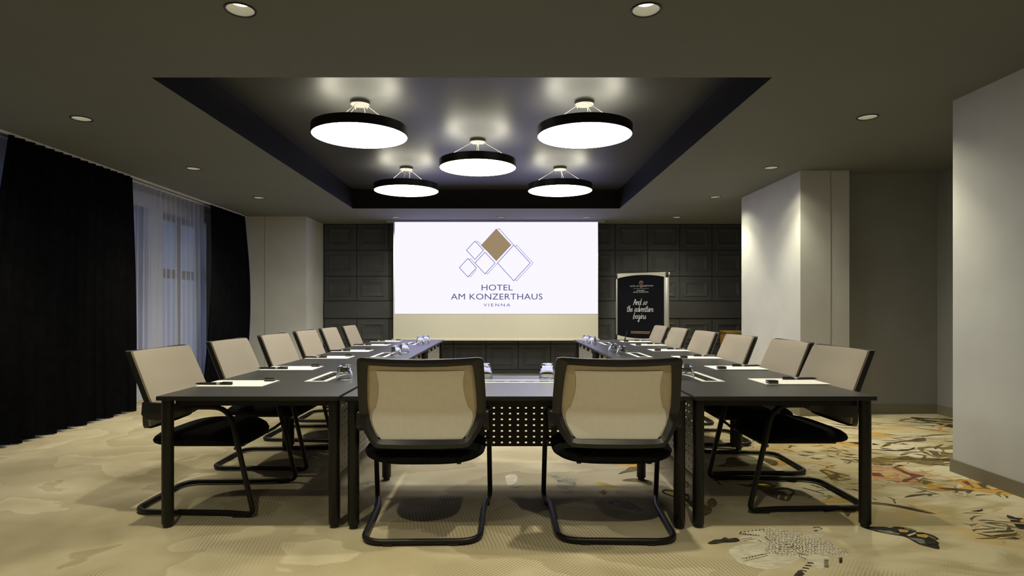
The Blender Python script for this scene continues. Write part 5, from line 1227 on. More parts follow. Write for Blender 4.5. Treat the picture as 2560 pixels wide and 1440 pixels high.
# tiled end wall: square relief tiles in a 0.60 m grid with one plain band
mb = MB('tile')
rows = [(2.78, 2.29), (2.29, 1.806), (1.806, 1.345), (1.025, 0.55), (0.55, 0.07)]
xs = [2.35 - 0.60 * 9.5 + 0.60 * k for k in range(16)]
def relief(xa, xb, za, zb):
    steps = [(0.004, 0.012), (0.010, 0.022), (0.085, 0.022), (0.095, 0.032), (0.110, 0.032), (0.122, 0.022), (0.140, 0.022), (0.150, 0.014)]
    loops = []
    for ins, h in steps:
        loops.append([mb.bm.verts.new(p) for p in ((xa + ins, BACK - h, za + ins), (xb - ins, BACK - h, za + ins), (xb - ins, BACK - h, zb - ins), (xa + ins, BACK - h, zb - ins))])
    for a, b in zip(loops, loops[1:]):
        for k in range(4): mb.face([a[k], a[(k + 1) % 4], b[(k + 1) % 4], b[k]])
    mb.face(loops[-1])
for zt, zb in rows:
    for k in range(len(xs) - 1):
        relief(xs[k], xs[k + 1], zb, zt)
mb.box(xs[0], xs[-1], BACK - 0.035, BACK, 1.030, 1.340, 0.004)
mb.box(xs[0], xs[-1], BACK - 0.02, BACK, 0.0, 0.068)
mb.poly([(-4.9, BACK, 0), (5.3, BACK, 0), (5.3, BACK, CEIL), (-4.9, BACK, CEIL)])
structure(mb, 'wall_back')

# ------------------------------------------------------------------ outside: street and the building opposite
structure(MB('asphalt').box(-24, -6.2, -8, 26, -4.2, -4.0), 'street')
fac = thing('facade_building', (-14.5, 10, -4.0), 0, 'pale building across the street seen through the sheer curtain', 'building')
mb = MB('facade', 'facade_dark')
mb.box(-2, 0, -16, 16, 0, 13)
mb.build('wall', fac, None)
for j in range(3):
    for k in range(9):
        wy = -14.4 + k * 3.4; wz = 1.2 + j * 3.7
        w = MB('facade'); w.box(0, 0.14, wy - 0.2, wy + 1.75, wz - 0.25, wz + 2.5)
        wf = w.build('window', fac, None)
        g = MB('facade_dark'); g.box(0.10, 0.15, wy, wy + 0.70, wz, wz + 2.2); g.box(0.10, 0.15, wy + 0.82, wy + 1.55, wz, wz + 2.2)
        g.build('pane', wf, None)
for j in range(4):
    w = MB('facade'); w.box(0, 0.22, -16, 16, 0.2 + j * 3.7, 0.5 + j * 3.7); w.build('ledge', fac, None)

# ------------------------------------------------------------------ curtains
def curtain(name, mat, ya, yb, waves, amp, flare0, flare1, zbot, label, x=-4.40, bow=0.0):
    """hung folds from the ceiling track; flare = how far the bottom corners move out along the track"""
    mb = MB(mat)
    n = waves * 10; m = 18; rnd = random.Random(name + str(ya))
    ph = [rnd.uniform(-0.5, 0.5) for _ in range(waves + 2)]
    P = []
    for i in range(m + 1):
        t = i / m; z = CEIL - 0.016 + (zbot - CEIL + 0.016) * t
        e = math.sin(math.pi * t * 0.62) 
        row = []
        for j in range(n + 1):
            s = j / n
            y = (ya - flare0 * e) * (1 - s) + (yb + flare1 * e) * s
            w = s * waves; k = int(w); fr = w - k
            p = ph[k] * (1 - fr) + ph[k + 1] * fr
            a = amp * (0.65 + 0.5 * t) * (1 + 0.35 * p)
            row.append((x + a * math.sin(2 * math.pi * w + 1.2 * p * t) + bow * math.sin(math.pi * t), y + 0.010 * math.sin(4 * math.pi * w + p), z + (0.012 * math.sin(w * 2.1) * t)))
        P.append(row)
    mb.grid(P)
    o = mb.build(name, None, 60)
    return tag(o, label, 'curtain')
curtain('blackout_curtain', 'curtain', 5.32, 7.09, 15, 0.050, 0.25, 0.10, 0.02, 'wide black floor length curtain at the left edge of the room', -4.40)
curtain('blackout_curtain', 'curtain', 8.96, 10.16, 11, 0.045, 0.22, 0.0, 0.02, 'narrower black curtain hanging between the sheer curtain and the far left wall', -4.40, 0.09)
curtain('sheer_curtain', 'sheer', 7.0, 9.05, 17, 0.034, 0.05, 0.05, 0.10, 'translucent white sheer curtain over the window between the black curtains', -4.53)
curtain('sheer_curtain', 'sheer', 4.2, 5.80, 12, 0.034, 0.0, 0.0, 0.10, 'sliver of sheer curtain at the left picture edge before the black curtain', -4.53)
rail = MB('wall_white'); rail.box(-4.42, -4.38, 3.8, 10.19, CEIL - 0.014, CEIL); rail.box(-4.55, -4.51, 3.8, 10.19, CEIL - 0.014, CEIL)
tag(rail.build('curtain_rail', None, None), 'white curtain track fixed to the ceiling above the curtains', 'curtain rail')
# ------------------------------------------------------------------ lamps
def make_downlight(x, y, label):
    t = thing('downlight', (x, y, CEIL), 0, label, 'ceiling light', 'recessed downlights in the ceiling')
    MB('black_plastic').lathe([(DL_R + 0.004, 0.0), (DL_R + 0.004, -0.005), (DL_R - 0.002, -0.006), (DL_R - 0.007, -0.003), (DL_R - 0.007, 0.002)], 32).build('rim', t)
    MB('downlight_cone').lathe([(DL_R - 0.0075, 0.0), (DL_R - 0.012, 0.016), (DL_R - 0.020, 0.032), (0.050, 0.040)], 32).build('reflector', t)
    MB('bulb').lathe([(0.051, 0.040), (0.047, 0.043), (0.0, 0.043)], 24).build('lamp', t)
    ld = bpy.data.lights.new('downlight_beam', 'SPOT')
    ld.energy = DOWNLIGHT_W; ld.color = DOWNLIGHT_COL
    ld.spot_size = math.radians(96); ld.spot_blend = 0.8; ld.shadow_soft_size = 0.035
    lo = bpy.data.objects.new('beam', ld); COL.objects.link(lo)
    lo.parent = t; lo.location = (0, 0, -0.012)
    ls = bpy.data.lights.new('downlight_spill', 'SPOT')
    ls.energy = SPILL_W; ls.color = DOWNLIGHT_COL
    ls.spot_size = math.radians(132); ls.spot_blend = 0.6; ls.shadow_soft_size = 0.04
    so = bpy.data.objects.new('spill', ls); COL.objects.link(so)
    so.parent = t; so.location = (0, 0, -0.012)
    return t
first = None
for x, y, label in DOWNLIGHTS:
    if first is None: first = make_downlight(x, y, label)
    else: copy_tree(first, (x, y, CEIL), 0, label)

def make_pendant(loc, label, rz):
    t = thing('pendant_light', loc, rz, label, 'pendant light', 'round pendant lights in the ceiling recess')
    # local z = 0 is the underside of the drum; the recess ceiling is at +0.315
    R = 0.425; h = 0.085; top = REC_TOP - loc[2]
    MB('black_plastic').lathe([(R - 0.007, 0.003), (R - 0.004, 0.0), (R, 0.003), (R, h - 0.002), (R - 0.004, h), (R - 0.08, h), (R - 0.08, h - 0.006), (R - 0.007, h - 0.010)], 96, close=True).build('drum', t)
    MB('diffuser').lathe([(R - 0.0075, 0.0045), (0.0, 0.0045)], 96).build('diffuser', t)
    MB('uplight').lathe([(R - 0.085, h - 0.012), (0.235, h - 0.012)], 72).build('uplight_ring', t)
    MB('black_plastic').lathe([(0.235, h - 0.020), (0.235, h), (0.0, h)], 48).build('driver_housing', t)
    MB('black_plastic', 'canopy_white').lathe([(0.088, top - 0.001), (0.088, top - 0.026), (0.084, top - 0.028)], 40).slot(1).lathe([(0.084, top - 0.028), (0.080, top - 0.031), (0.0, top - 0.031)], 40).build('canopy', t)
    for k in range(3):
        a = 2 * math.pi * k / 3 + 0.4
        c, s = math.cos(a), math.sin(a)
        w = MB('wire')
        w.tube([(0.06 * c, 0.06 * s, top - 0.03), (0.375 * c, 0.375 * s, h)], 0.0022, 6)
        w.lathe([(0.006, 0.0), (0.006, -0.018), (0.002, -0.03)], 10, (0.062 * c, 0.062 * s, top - 0.03))
        w.build('suspension_wire', t)
    MB('wire').tube(fillet([(0.03, 0, top - 0.03), (0.05, 0.01, top - 0.12), (0.0, -0.02, h + 0.03), (0.02, 0, h)], [0, 0.05, 0.05, 0]), 0.004, 8).build('power_cord', t)
    return t
PEND = [(-1.30, 5.39, 'black drum pendant lamp nearest on the left, under the ceiling recess', 0.0),
        (0.715, 5.39, 'black drum pendant lamp nearest on the right, under the ceiling recess', 0.5),
        (-0.298, 6.62, 'middle of the five black drum pendant lamps in the recess', 1.3),
        (-1.30, 7.93, 'far left black drum pendant lamp, above the screen side of the room', 0.2),
        (0.73, 7.93, 'far right black drum pendant lamp, above the screen side of the room', 0.8)]
first = None
for x, y, label, rz in PEND:
    if first is None: first = make_pendant((x, y, 2.765), label, rz)
    else: copy_tree(first, (x, y, 2.765), rz, label)
# ------------------------------------------------------------------ chairs
def back_u(w, z, off=0.0):
    """rear surface of the backrest: distance forward of the sled's rear bar"""
    if z > 0.665: u = -0.035 + (0.975 - z) * 0.403
    else: u = 0.090 - 0.055 * ((0.665 - z) / 0.165)
    k = min(1.0, max(0.0, (z - 0.45) / 0.25))
    return u - 0.050 * k * (1 - min(1.0, abs(w) / 0.33) ** 2) + off

OUT = [(0, 0.966), (0.16, 0.969), (0.295, 0.975), (0.318, 0.970), (0.325, 0.955), (0.330, 0.87), (0.335, 0.78), (0.338, 0.69), (0.335, 0.64), (0.310, 0.585), (0.270, 0.525), (0.245, 0.502), (0.215, 0.496), (0.10, 0.492), (0, 0.492)]
INN = [(0, 0.928), (0.14, 0.930), (0.258, 0.936), (0.268, 0.932), (0.271, 0.922), (0.279, 0.86), (0.286, 0.78), (0.290, 0.70), (0.284, 0.655), (0.268, 0.610), (0.242, 0.560), (0.228, 0.543), (0.205, 0.538), (0.10, 0.537), (0, 0.537)]
def densify(pts, n=3):
    out = []
    for a, b in zip(pts, pts[1:]):
        for k in range(n): out.append((a[0] + (b[0] - a[0]) * k / n, a[1] + (b[1] - a[1]) * k / n))
    return out + [pts[-1]]
def mirror_ring(pts):
    d = densify(pts)
    return d + [(-w, z) for w, z in reversed(d[1:-1])]
def half_width(z, pts):
    best = 0
    for (a, za), (b, zb) in zip(pts, pts[1:]):
        lo, hi = min(za, zb), max(za, zb)
        if lo <= z <= hi and hi - lo > 1e-6:
            best = max(best, a + (b - a) * (z - za) / (zb - za))
    return best

def sheet(mat, pts, z0, z1, off_back, off_front, rows=22, cols=16, shrink=0.0, puff=0.0, hw=None):
    """closed padded sheet following the backrest surface between two heights"""
    mb = MB(mat)
    F, B = [], []
    for i in range(rows + 1):
        z = z0 + (z1 - z0) * i / rows
        h = (hw(z) if hw else half_width(z, pts)) - shrink
        F.append([]); B.append([])
        for j in range(cols + 1):
            s = -1 + 2 * j / cols; w = h * s
            edge = (1 - s ** 6) * (1 - (2 * i / rows - 1) ** 8)
            F[-1].append((back_u(w, z, off_front + puff * edge), w, z))
            B[-1].append((back_u(w, z, off_back), w, z))
    VF = mb.grid(F); VB = mb.grid(B)
    for i in range(rows):
        mb.face([VF[i][0], VF[i + 1][0], VB[i + 1][0], VB[i][0]]); mb.face([VF[i][-1], VF[i + 1][-1], VB[i + 1][-1], VB[i][-1]])
    for j in range(cols):
        mb.face([VF[0][j], VF[0][j + 1], VB[0][j + 1], VB[0][j]]); mb.face([VF[-1][j], VF[-1][j + 1], VB[-1][j + 1], VB[-1][j]])
    return mb

def make_chair():
    t = thing('cantilever_chair')
    # frame of the backrest
    mb = MB('black_plastic')
    ro, ri = mirror_ring(OUT), mirror_ring(INN)
    ring = []
    for (wo, zo), (wi, zi) in zip(ro, ri):
        wm, zm = (wo + wi) / 2, (zo + zi) / 2
        ring.append([mb.bm.verts.new(p) for p in ((back_u(wo, zo, 0.006), wo, zo), (back_u(wm, zm, -0.004), wm, zm), (back_u(wi, zi, 0.006), wi, zi), (back_u(wi, zi, 0.030), wi, zi), (back_u(wo, zo, 0.036), wo, zo))])
    for a, b in zip(ring, ring[1:] + ring[:1]):
        for k in range(5): mb.face([a[k], a[(k + 1) % 5], b[(k + 1) % 5], b[k]])
    mb.build('back_frame', t, 40)
    sheet('pad_fabric', OUT, 0.515, 0.968, 0.0365, 0.050, shrink=0.004, puff=0.012).build('backrest_pad', t, 50)
    sheet('pad_rear', INN, 0.530, 0.934, 0.020, 0.026, shrink=-0.012).build('back_mesh', t, 50)
    def hour(z):
        k = (z - 0.54) / (0.915 - 0.54)
        return 0.215 + 0.052 * math.sin(math.pi * min(1, k * 1.75)) - 0.0 if k < 0.40 else 0.2475 - 0.0295 * math.sin(math.pi * min(1, (k - 0.40) / 0.75)) + 0.0
    lum = sheet('pad_rear_light', INN, 0.538, 0.905, 0.0150, 0.0195, hw=hour); o = lum.build('lumbar_mesh', t, 50)
    o['label'] = 'lighter hourglass shaped inner mesh'
    # seat cushion
    mb = MB('seat_fabric')
    n = 56; prof = [(0.0, 0.480), (0.45, 0.480), (0.75, 0.476), (0.90, 0.467), (0.97, 0.452), (1.0, 0.434), (0.98, 0.416), (0.92, 0.404), (0.8, 0.399), (0.0, 0.398)]
    rings = []
    for s, z in prof:
        if s == 0: rings.append([mb.bm.verts.new((0.345, 0, z))]); continue
        r = []
        for k in range(n):
            a = 2 * math.pi * k / n; ca, sa = math.cos(a), math.sin(a)
            e = 2 / 3.6
            u = 0.345 + 0.285 * s * math.copysign(abs(ca) ** e, ca); w = 0.335 * s * math.copysign(abs(sa) ** e, sa)
            drop = 0.030 * max(0, (u - 0.45) / 0.18) ** 2 + (0.010 * max(0, (0.2 - u) / 0.14) ** 2) - 0.012 * (abs(w) / 0.33) ** 3
            r.append(mb.bm.verts.new((u, w, z - drop)))
        rings.append(r)
    for a, b in zip(rings, rings[1:]):
        for k in range(n):
            k2 = (k + 1) % n
            if len(a) == 1: mb.face([a[0], b[k], b[k2]])
            elif len(b) == 1: mb.face([a[k], b[0], a[k2]])
            else: mb.face([a[k], b[k], b[k2], a[k2]])
    mb.build('seat', t, 50)
    # sled frame: one bent tube from arm to arm
    half = [(0.385, 0.345, 0.647), (0.598, 0.350, 0.647), (0.748, 0.360, 0.020), (0.565, 0.325, 0.020), (0.0, 0.305, 0.020)]
    rad = [0, 0.115, 0.05, 0.06, 0.12]
    pts = half + [(u, -w, z) for u, w, z in reversed(half)]
    MB('black_metal').tube(fillet(pts, rad + rad[::-1], 8), 0.0155, 12).build('sled_frame', t, 60)
    mb = MB('black_metal')
    mb.tube([(0.650, -0.352, 0.425), (0.612, -0.30, 0.392), (0.612, 0.30, 0.392), (0.650, 0.352, 0.425)], 0.010, 8)
    for s in (-1, 1): mb.box(0.14, 0.62, s * 0.19 - 0.012, s * 0.19 + 0.012, 0.383, 0.400)
    mb.build('seat_support', t, 60)
    poly = [(0.085, 0.677), (0.20, 0.669), (0.41, 0.664), (0.41, 0.630), (0.355, 0.606), (0.246, 0.582), (0.176, 0.566), (0.115, 0.572), (0.080, 0.600)]
    for s in (-1, 1):
        mb = MB('black_plastic')
        mb.prism(poly, lambda p: (p[0], s * 0.318, p[1]), lambda p: (p[0], s * 0.352, p[1]), 0.008)
        mb.build('armrest_bracket', t, 40)
    for s in (-1, 1):
        MB('black_plastic').box(0.62, 0.70, s * 0.345 - 0.013, s * 0.345 + 0.013, 0.0, 0.014, 0.003).build('floor_glide', t)
        MB('black_plastic').box(-0.014, 0.014, s * 0.17 - 0.025, s * 0.17 + 0.025, 0.0, 0.014, 0.003).build('floor_glide', t)
    return t
chair = make_chair()
G_L, G_R, G_N = 'chairs along the left table row', 'chairs along the right table row', 'chairs at the near table seen from behind'
ordn = ['nearest', 'second nearest', 'third nearest', 'fourth nearest', 'fifth nearest', 'farthest']
left_y = [3.87, 4.84, 5.82, 6.73, 7.61, 8.53]
right_y = [3.94, 4.70, 5.62, 6.55, 7.56, 8.45]
chair.location = (-2.216, left_y[0], 0)
tag(chair, None, 'chair', G_L)
chair['label'] = 'nearest beige backed black cantilever chair on the curtain side of the tables'
side_note = ['', ', before the narrower black curtain', ', before the far left wall', ', before the far left wall corner', ', near the tiled wall', ', beside the screen corner']
for i in range(1, 6):
    copy_tree(chair, (-2.216 + (0.0, -0.01, -0.02, -0.02, -0.02, 0.0)[i], left_y[i], 0), (0.0, 0.01, -0.02, 0.0, 0.015, 0.0)[i], '%s beige backed cantilever chair in the left row%s' % (ordn[i], side_note[i]), G_L)
for i in range(6):
    copy_tree(chair, (2.205 + (0, 0.035, 0.0, -0.01, 0.0, 0.0)[i], right_y[i], 0), math.pi + (0.0, -0.03, 0.0, 0.0, 0.01, 0.0)[i], '%s beige backed cantilever chair in the right row, before the right walls' % ordn[i], G_R)
copy_tree(chair, (-0.435, 3.105, 0), math.radians(91.5), 'left of the two chairs seen from behind at the near table', G_N)
copy_tree(chair, (0.590, 3.115, 0), math.radians(88.5), 'right of the two chairs seen from behind at the near table', G_N)

# ------------------------------------------------------------------ tables
TL, TW, TH = 1.93, 1.01, 0.74
def perforated(mat, length, z0, z1, hz0, nrow, px, pz):
    """sheet with real punched holes, in the local y-z plane"""
    mb = MB(mat)
    ncol = int(length / px); y0 = -ncol * px / 2
    ang = [math.pi / 4 * k for k in range(8)]
    for r in range(nrow):
        zc = hz0 + r * pz
        for c in range(ncol):
            yc = y0 + (c + 0.5) * px
            hole = [mb.bm.verts.new((0, yc + 0.0088 * math.cos(a), zc + 0.0064 * math.sin(a))) for a in ang]
            rim = []
            for a in ang:
                ca, sa = round(math.cos(a), 3), round(math.sin(a), 3)
                rim.append(mb.bm.verts.new((0, yc + px / 2 * (0 if ca == 0 else math.copysign(1, ca)), zc + pz / 2 * (0 if sa == 0 else math.copysign(1, sa)))))
            for k in range(8): mb.face([hole[k], rim[k], rim[(k + 1) % 8], hole[(k + 1) % 8]])
    lo, hi = hz0 - pz / 2, hz0 + (nrow - 0.5) * pz
    mb.poly([(0, y0, z0), (0, -y0, z0), (0, -y0, lo), (0, y0, lo)])
    mb.poly([(0, y0, hi), (0, -y0, hi), (0, -y0, z1), (0, y0, z1)])
    for s in (-1, 1):
        mb.poly([(0, -s * y0, z0), (0, s * length / 2, z0), (0, s * length / 2, z1), (0, -s * y0, z1)])
    bmesh.ops.remove_doubles(mb.bm, verts=mb.bm.verts[:], dist=0.0004)
    return mb

def make_table(panel_mat='panel_metal'):
    """long side along local y; the side with the panel and the sockets faces local +x"""
    t = thing('conference_table')
    mb = MB('table_top', 'table_edge')
    mb.slot(0).box(-TW / 2 + 0.002, TW / 2 - 0.002, -TL / 2 + 0.002, TL / 2 - 0.002, TH - 0.003, TH, 0.0)
    mb.slot(1).box(-TW / 2 + 0.001, TW / 2 - 0.001, -TL / 2 + 0.001, TL / 2 - 0.001, TH - 0.024, TH - 0.002, 0.002)
    mb.build('tabletop', t, 30)
    ix, iy = TW / 2 - 0.075, TL / 2 - 0.09
    mb = MB('black_metal')
    for s in (-1, 1):
        mb.box(s * ix - 0.012, s * ix + 0.012, -iy, iy, TH - 0.064, TH - 0.024)
        mb.box(-ix, ix, s * iy - 0.012, s * iy + 0.012, TH - 0.064, TH - 0.024)
    mb.build('frame', t, None)
    for sx in (-1, 1):
        for sy in (-1, 1):
            x, y = sx * (TW / 2 - 0.037), sy * (TL / 2 - 0.055)
            lg = MB('black_metal').lathe([(0, TH - 0.0245), (0.0315, TH - 0.0245), (0.0315, 0.022), (0.029, 0.019), (0, 0.019)], 24, (x, y, 0)).build('leg', t, 40)
            MB('black_plastic').lathe([(0, 0.020), (0.021, 0.020), (0.024, 0.010), (0.023, 0.0), (0, 0)], 20, (x, y, 0)).build('foot', lg, 40)
    p = perforated(panel_mat, TL - 0.20, 0.245, 0.69, 0.272, 10, 0.057, 0.041).build('modesty_panel', t, None)
    p.location = (TW / 2 - 0.062, 0, 0)
    mb = MB('black_metal')
    for k in range(4):
        y = -0.6 + k * 0.4; mb.box(TW / 2 - 0.060, TW / 2 - 0.040, y - 0.012, y + 0.012, 0.655, TH - 0.024, 0.003)
    mb.build('panel_bracket', t)
    # socket field let into the top
    xo = TW / 2 - 0.335
    mb = MB('white_plastic'); ow, ol, iw, il = 0.076, 0.305, 0.040, 0.268
    for b in ((-ow, -iw, -ol, ol), (iw, ow, -ol, ol), (-iw, iw, -ol, -il), (-iw, iw, il, ol)):
        mb.box(xo + b[0], xo + b[1], b[2], b[3], TH - 0.001, TH + 0.0012)
    fr = mb.build('socket_frame', t, None); fr['label'] = 'white socket frame let into the tabletop'
    mb = MB('black_gloss'); mb.box(xo - iw, xo + iw, -il, il, TH - 0.001, TH + 0.0006)
    st = mb.build('socket_strip', fr, None)
    for k in range(5):
        y = -0.20 + k * 0.1
        mb = MB('black_plastic', 'band')
        mb.lathe([(0.031, 0.0), (0.031, 0.0012), (0.024, 0.0012), (0.022, 0.0002), (0, 0.0002)], 20, (xo, y, TH + 0.0005))
        mb.slot(1)
        for s in (-1, 1): mb.lathe([(0.0035, 0.0), (0.0035, 0.0008), (0, 0.0008)], 8, (xo, y + s * 0.010, TH + 0.0006))
        mb.build('socket', fr, None)
    return t
LX, RXT, Y0 = -0.92 - TW / 2, 1.05 + TW / 2, 3.315
table = make_table()
lab = ['nearest', 'middle', 'farthest']
tag(table, None, 'table', 'tables of the left row')
table.location = (LX, Y0 + TL / 2, 0)
table['label'] = 'nearest black conference table of the left row, its front end facing the camera'
for i in (1, 2): copy_tree(table, (LX, Y0 + TL * (i + 0.5), 0), 0, '%s black conference table of the left row' % lab[i], 'tables of the left row')
for i in range(3):
    copy_tree(table, (RXT, Y0 + TL * (i + 0.5), 0), math.pi, '%s black conference table of the right row%s' % (lab[i], ', its front end facing the camera' if i == 0 else ''), 'tables of the right row')
near = make_table('panel_shaded')
tag(near, 'black conference table across the near end, behind the two chairs seen from behind', 'table')
near.location = (0.065, Y0 + TW / 2, 0); near.rotation_euler = (0, 0, math.pi / 2)

# ------------------------------------------------------------------ things on the tables
pad_t = tag(MB('paper').box(-0.205, 0.205, -0.15, 0.15, 0.0, 0.004, 0.0).build('notepad', None, None), None, 'notepad')
def make_pen():
    t = thing('pen')
    def along(prof, mats):
        mb = MB(*mats)
        mb.lathe(prof, 14)
        for v in mb.bm.verts: v.co = (v.co.z, v.co.y, v.co.x + 0.0085)
        return mb
    along([(0, -0.115), (0.003, -0.114), (0.0075, -0.085), (0.0085, 0.02), (0.0085, 0.112), (0.006, 0.116), (0, 0.117)], ['black_gloss']).build('barrel', t, 50)
    along([(0.0089, 0.018), (0.0089, 0.040)], ['band']).build('print_band', t, 50)
    MB('black_gloss').box(0.055, 0.118, -0.002, 0.002, 0.0165, 0.0200).build('clip', t, None)
    return t
pen_t = tag(make_pen(), None, 'pen')
def make_box():
    t = thing('small_box')
    MB('black_gloss').box(-0.032, 0.032, -0.024, 0.024, 0.0, 0.0095, 0.003).build('box_base', t)
    MB('black_gloss').box(-0.032, 0.032, -0.024, 0.024, 0.0115, 0.021, 0.003).build('box_lid', t)
    MB('band').box(-0.0305, 0.0305, -0.0225, 0.0225, 0.0085, 0.0125).build('pale_band', t, None)
    return t
box_t = tag(make_box(), None, 'box')
used = set()
def place(proto, loc, rz, label, group):
    if proto.name not in used:
        used.add(proto.name); proto.location = loc; proto.rotation_euler = (0, 0, rz); proto['label'] = label; proto['group'] = group
        return proto
    return copy_tree(proto, loc, rz, label, group)
pl = [3.85, 4.81, 5.85, 6.72, 7.77, 8.64]
pr = [3.955, 4.85, 5.85, 6.83, 7.80, 8.58]
for side, ysl in (('left', pl), ('right', pr)):
    for i, y in enumerate(ysl):
        s = 1 if side == 'left' else -1
        px = -1.705 if side == 'left' else 1.865
        rz = 0 if side == 'left' else math.pi
        jit = (0.0, 0.006, -0.004, 0.008, -0.006, 0.004)[i]
        place(pad_t, (px, y, TH + 0.0018), rz + jit, '%s white notepad on the %s table row' % (ordn[i], side), 'notepads on the %s table row' % side)
        place(pen_t, (px - s * 0.12, y - s * 0.085, TH + 0.0058), rz + jit * 2, 'black pen lying on the %s notepad of the %s table row' % (ordn[i], side), 'pens on the %s table row' % side)
        place(box_t, (px + s * 0.155, y + s * 0.115, TH + 0.0058), rz + jit, 'small black box on the %s notepad of the %s table row' % (ordn[i], side), 'small black boxes on the %s table row' % side)

glass_t = tag(MB('glass').lathe([(0.0585, 0.0), (0.0575, 0.002), (0.0455, 0.085), (0.042, 0.096), (0.036, 0.100), (0.0, 0.100), (0.0, 0.088), (0.034, 0.087), (0.0405, 0.082), (0.0545, 0.001), (0.0565, 0.0)], 40, close=True).build('drinking_glass', None, 50), None, 'glass')
for x, y, lb, g in [(-1.10, 4.115, 'upturned glass beside the socket field of the nearest left table, nearer the camera', 'left'), (-1.06, 4.64, 'upturned glass on the nearest left table, peeping over the left chair back', 'left'),
                    (-1.125, 6.20, 'nearer upturned glass on the middle left table', 'left'), (-1.104, 6.58, 'farther upturned glass on the middle left table', 'left'),
                    (-1.135, 8.08, 'nearer upturned glass on the farthest left table', 'left'), (-1.10, 8.36, 'farther upturned glass on the farthest left table', 'left'),
                    (1.243, 4.115, 'upturned glass on the nearest right table, beside the right chair back', 'right'),
                    (1.21, 6.20, 'nearer upturned glass on the middle right table', 'right'), (1.19, 6.58, 'farther upturned glass on the middle right table', 'right'),
                    (1.18, 8.08, 'nearer upturned glass on the farthest right table', 'right'), (1.14, 8.40, 'farther upturned glass on the farthest right table', 'right'),
                    (-0.143, 4.19, 'left upturned glass on the near table, half behind the left chair', 'near'), (0.297, 4.19, 'right upturned glass on the near table, half behind the right chair', 'near')]:
    place(glass_t, (x, y, TH + 0.0004), 0, lb, 'upturned glasses on the %s table%s' % (g, '' if g == 'near' else ' row'))
# ------------------------------------------------------------------ projection screen
SY = 10.69
K = SY / 1500
scr = thing('projection_screen', (-0.162, SY, 0.64), 0, 'wide white projection screen hanging before the tiled wall', 'projection screen')
sx0, sx1 = -1.985 + 0.162, 1.662 + 0.162
top = CEIL - 0.64
MB('screen_case').box(sx0 - 0.12, sx1 + 0.12, -0.05, 0.09, top - 0.030, top, 0.004).build('case', scr)
MB('screen_fabric').box(sx0, sx1, -0.003, 0.003, 0.02, top - 0.02).build('screen_fabric', scr, None)
mb = MB('pale_plastic'); mb.box(sx0 - 0.03, sx1 + 0.03, -0.018, 0.018, -0.004, 0.028, 0.006)
mb.build('bottom_bar', scr)
for s, x in ((-1, sx0 - 0.03), (1, sx1 + 0.03)):
    MB('black_plastic').box(x - 0.006, x + 0.006, -0.02, 0.02, -0.006, 0.030, 0.002).build('bar_end_cap', scr)
def at(px, py):      # measured marks of the projected slide, in metres on the screen
    return ((px - 1262) * K + 0.162, EYE + (768 - py) * K - 0.64)
(ax, az), (bx, bz) = at(987, 784.5), at(1494.5, 555.5)
pic = MB('picture'); pic.poly([(ax, -0.006, az), (bx, -0.006, az), (bx, -0.006, bz), (ax, -0.006, bz)])
picture = pic.build('projected_picture', scr, None)
def mark(cx, cy):    # the slide's own drawing grid
    return at(800 + cx / 3.2, 480 + cy / 3.2)
def stroke(mb, a, b, w, y):
    (x0, z0), (x1, z1) = a, b
    d = Vector((x1 - x0, z1 - z0)); n = Vector((-d.y, d.x)).normalized() * w / 2; e = d.normalized() * w * 0.4
    mb.poly([(x0 - e.x + n.x, y, z0 - e.y + n.y), (x1 + e.x + n.x, y, z1 + e.y + n.y), (x1 + e.x - n.x, y, z1 + e.y - n.y), (x0 - e.x - n.x, y, z0 - e.y - n.y)])
DW = 0.0096
def diamond(name, L_, T_, R_, B_, mat, edges='LTRB', y=-0.009):
    mb = MB(mat); c = dict(L=mark(*L_), T=mark(*T_), R=mark(*R_), B=mark(*B_))
    for a, b in (('L', 'T'), ('T', 'R'), ('R', 'B'), ('B', 'L')):
        if a + b in edges: stroke(mb, c[a], c[b], DW, y)
    return mb.build(name, picture, None)
ALL = ('LT', 'TR', 'RB', 'BL')
diamond('logo_diamond', (1172, 466), (1240, 393), (1308, 466), (1240, 540), 'picture_dark', ALL)
diamond('logo_diamond', (1115, 606), (1183, 532), (1252, 606), (1183, 680), 'picture_dark', ALL)
diamond('logo_diamond', (1240, 568), (1320, 482), (1400, 568), (1320, 656), 'picture_dark', ALL)
diamond('logo_diamond', (1420, 568), (1550, 425), (1682, 568), (1550, 711), 'picture_dark', ALL)
def shadow(name, pts, mat='picture_gold'):
    mb = MB(mat); q = [mark(*p) for p in pts]
    for a, b in zip(q, q[1:]): stroke(mb, a, b, DW * 0.85, -0.0082)
    return mb.build(name, picture, None)
shadow('logo_line', [(1249, 403), (1260, 393), (1322, 460)])
shadow('logo_line', [(1193, 542), (1204, 532), (1236, 566)])
shadow('logo_line', [(1250, 622), (1204, 680), (1194, 670)])
shadow('logo_line', [(1420, 570), (1340, 656), (1330, 646)])
shadow('logo_line', [(1562, 437), (1572, 425), (1704, 568), (1572, 711), (1562, 700)])
shadow('logo_line', [(1420, 303), (1432, 293), (1552, 427)], 'picture_dark')
mb = MB('picture_gold')
mb.poly([(x, -0.0088, z) for x, z in (mark(1290, 424), mark(1410, 293), mark(1531, 424), mark(1410, 554))])
mb.build('gold_diamond', picture, None)
UP = (math.pi / 2, 0, 0)
def slide_text(name, text, x0, x1, y0, y1, sp=1.0):
    a, b = mark(x0, y1), mark(x1, y0)
    return lettering(name, text, b[0] - a[0], b[1] - a[1], 'picture_dark', picture, ((a[0] + b[0]) / 2, -0.009, (a[1] + b[1]) / 2), UP, sp)
slide_text('slide_lettering', 'HOTEL', 1293, 1542, 741, 788)
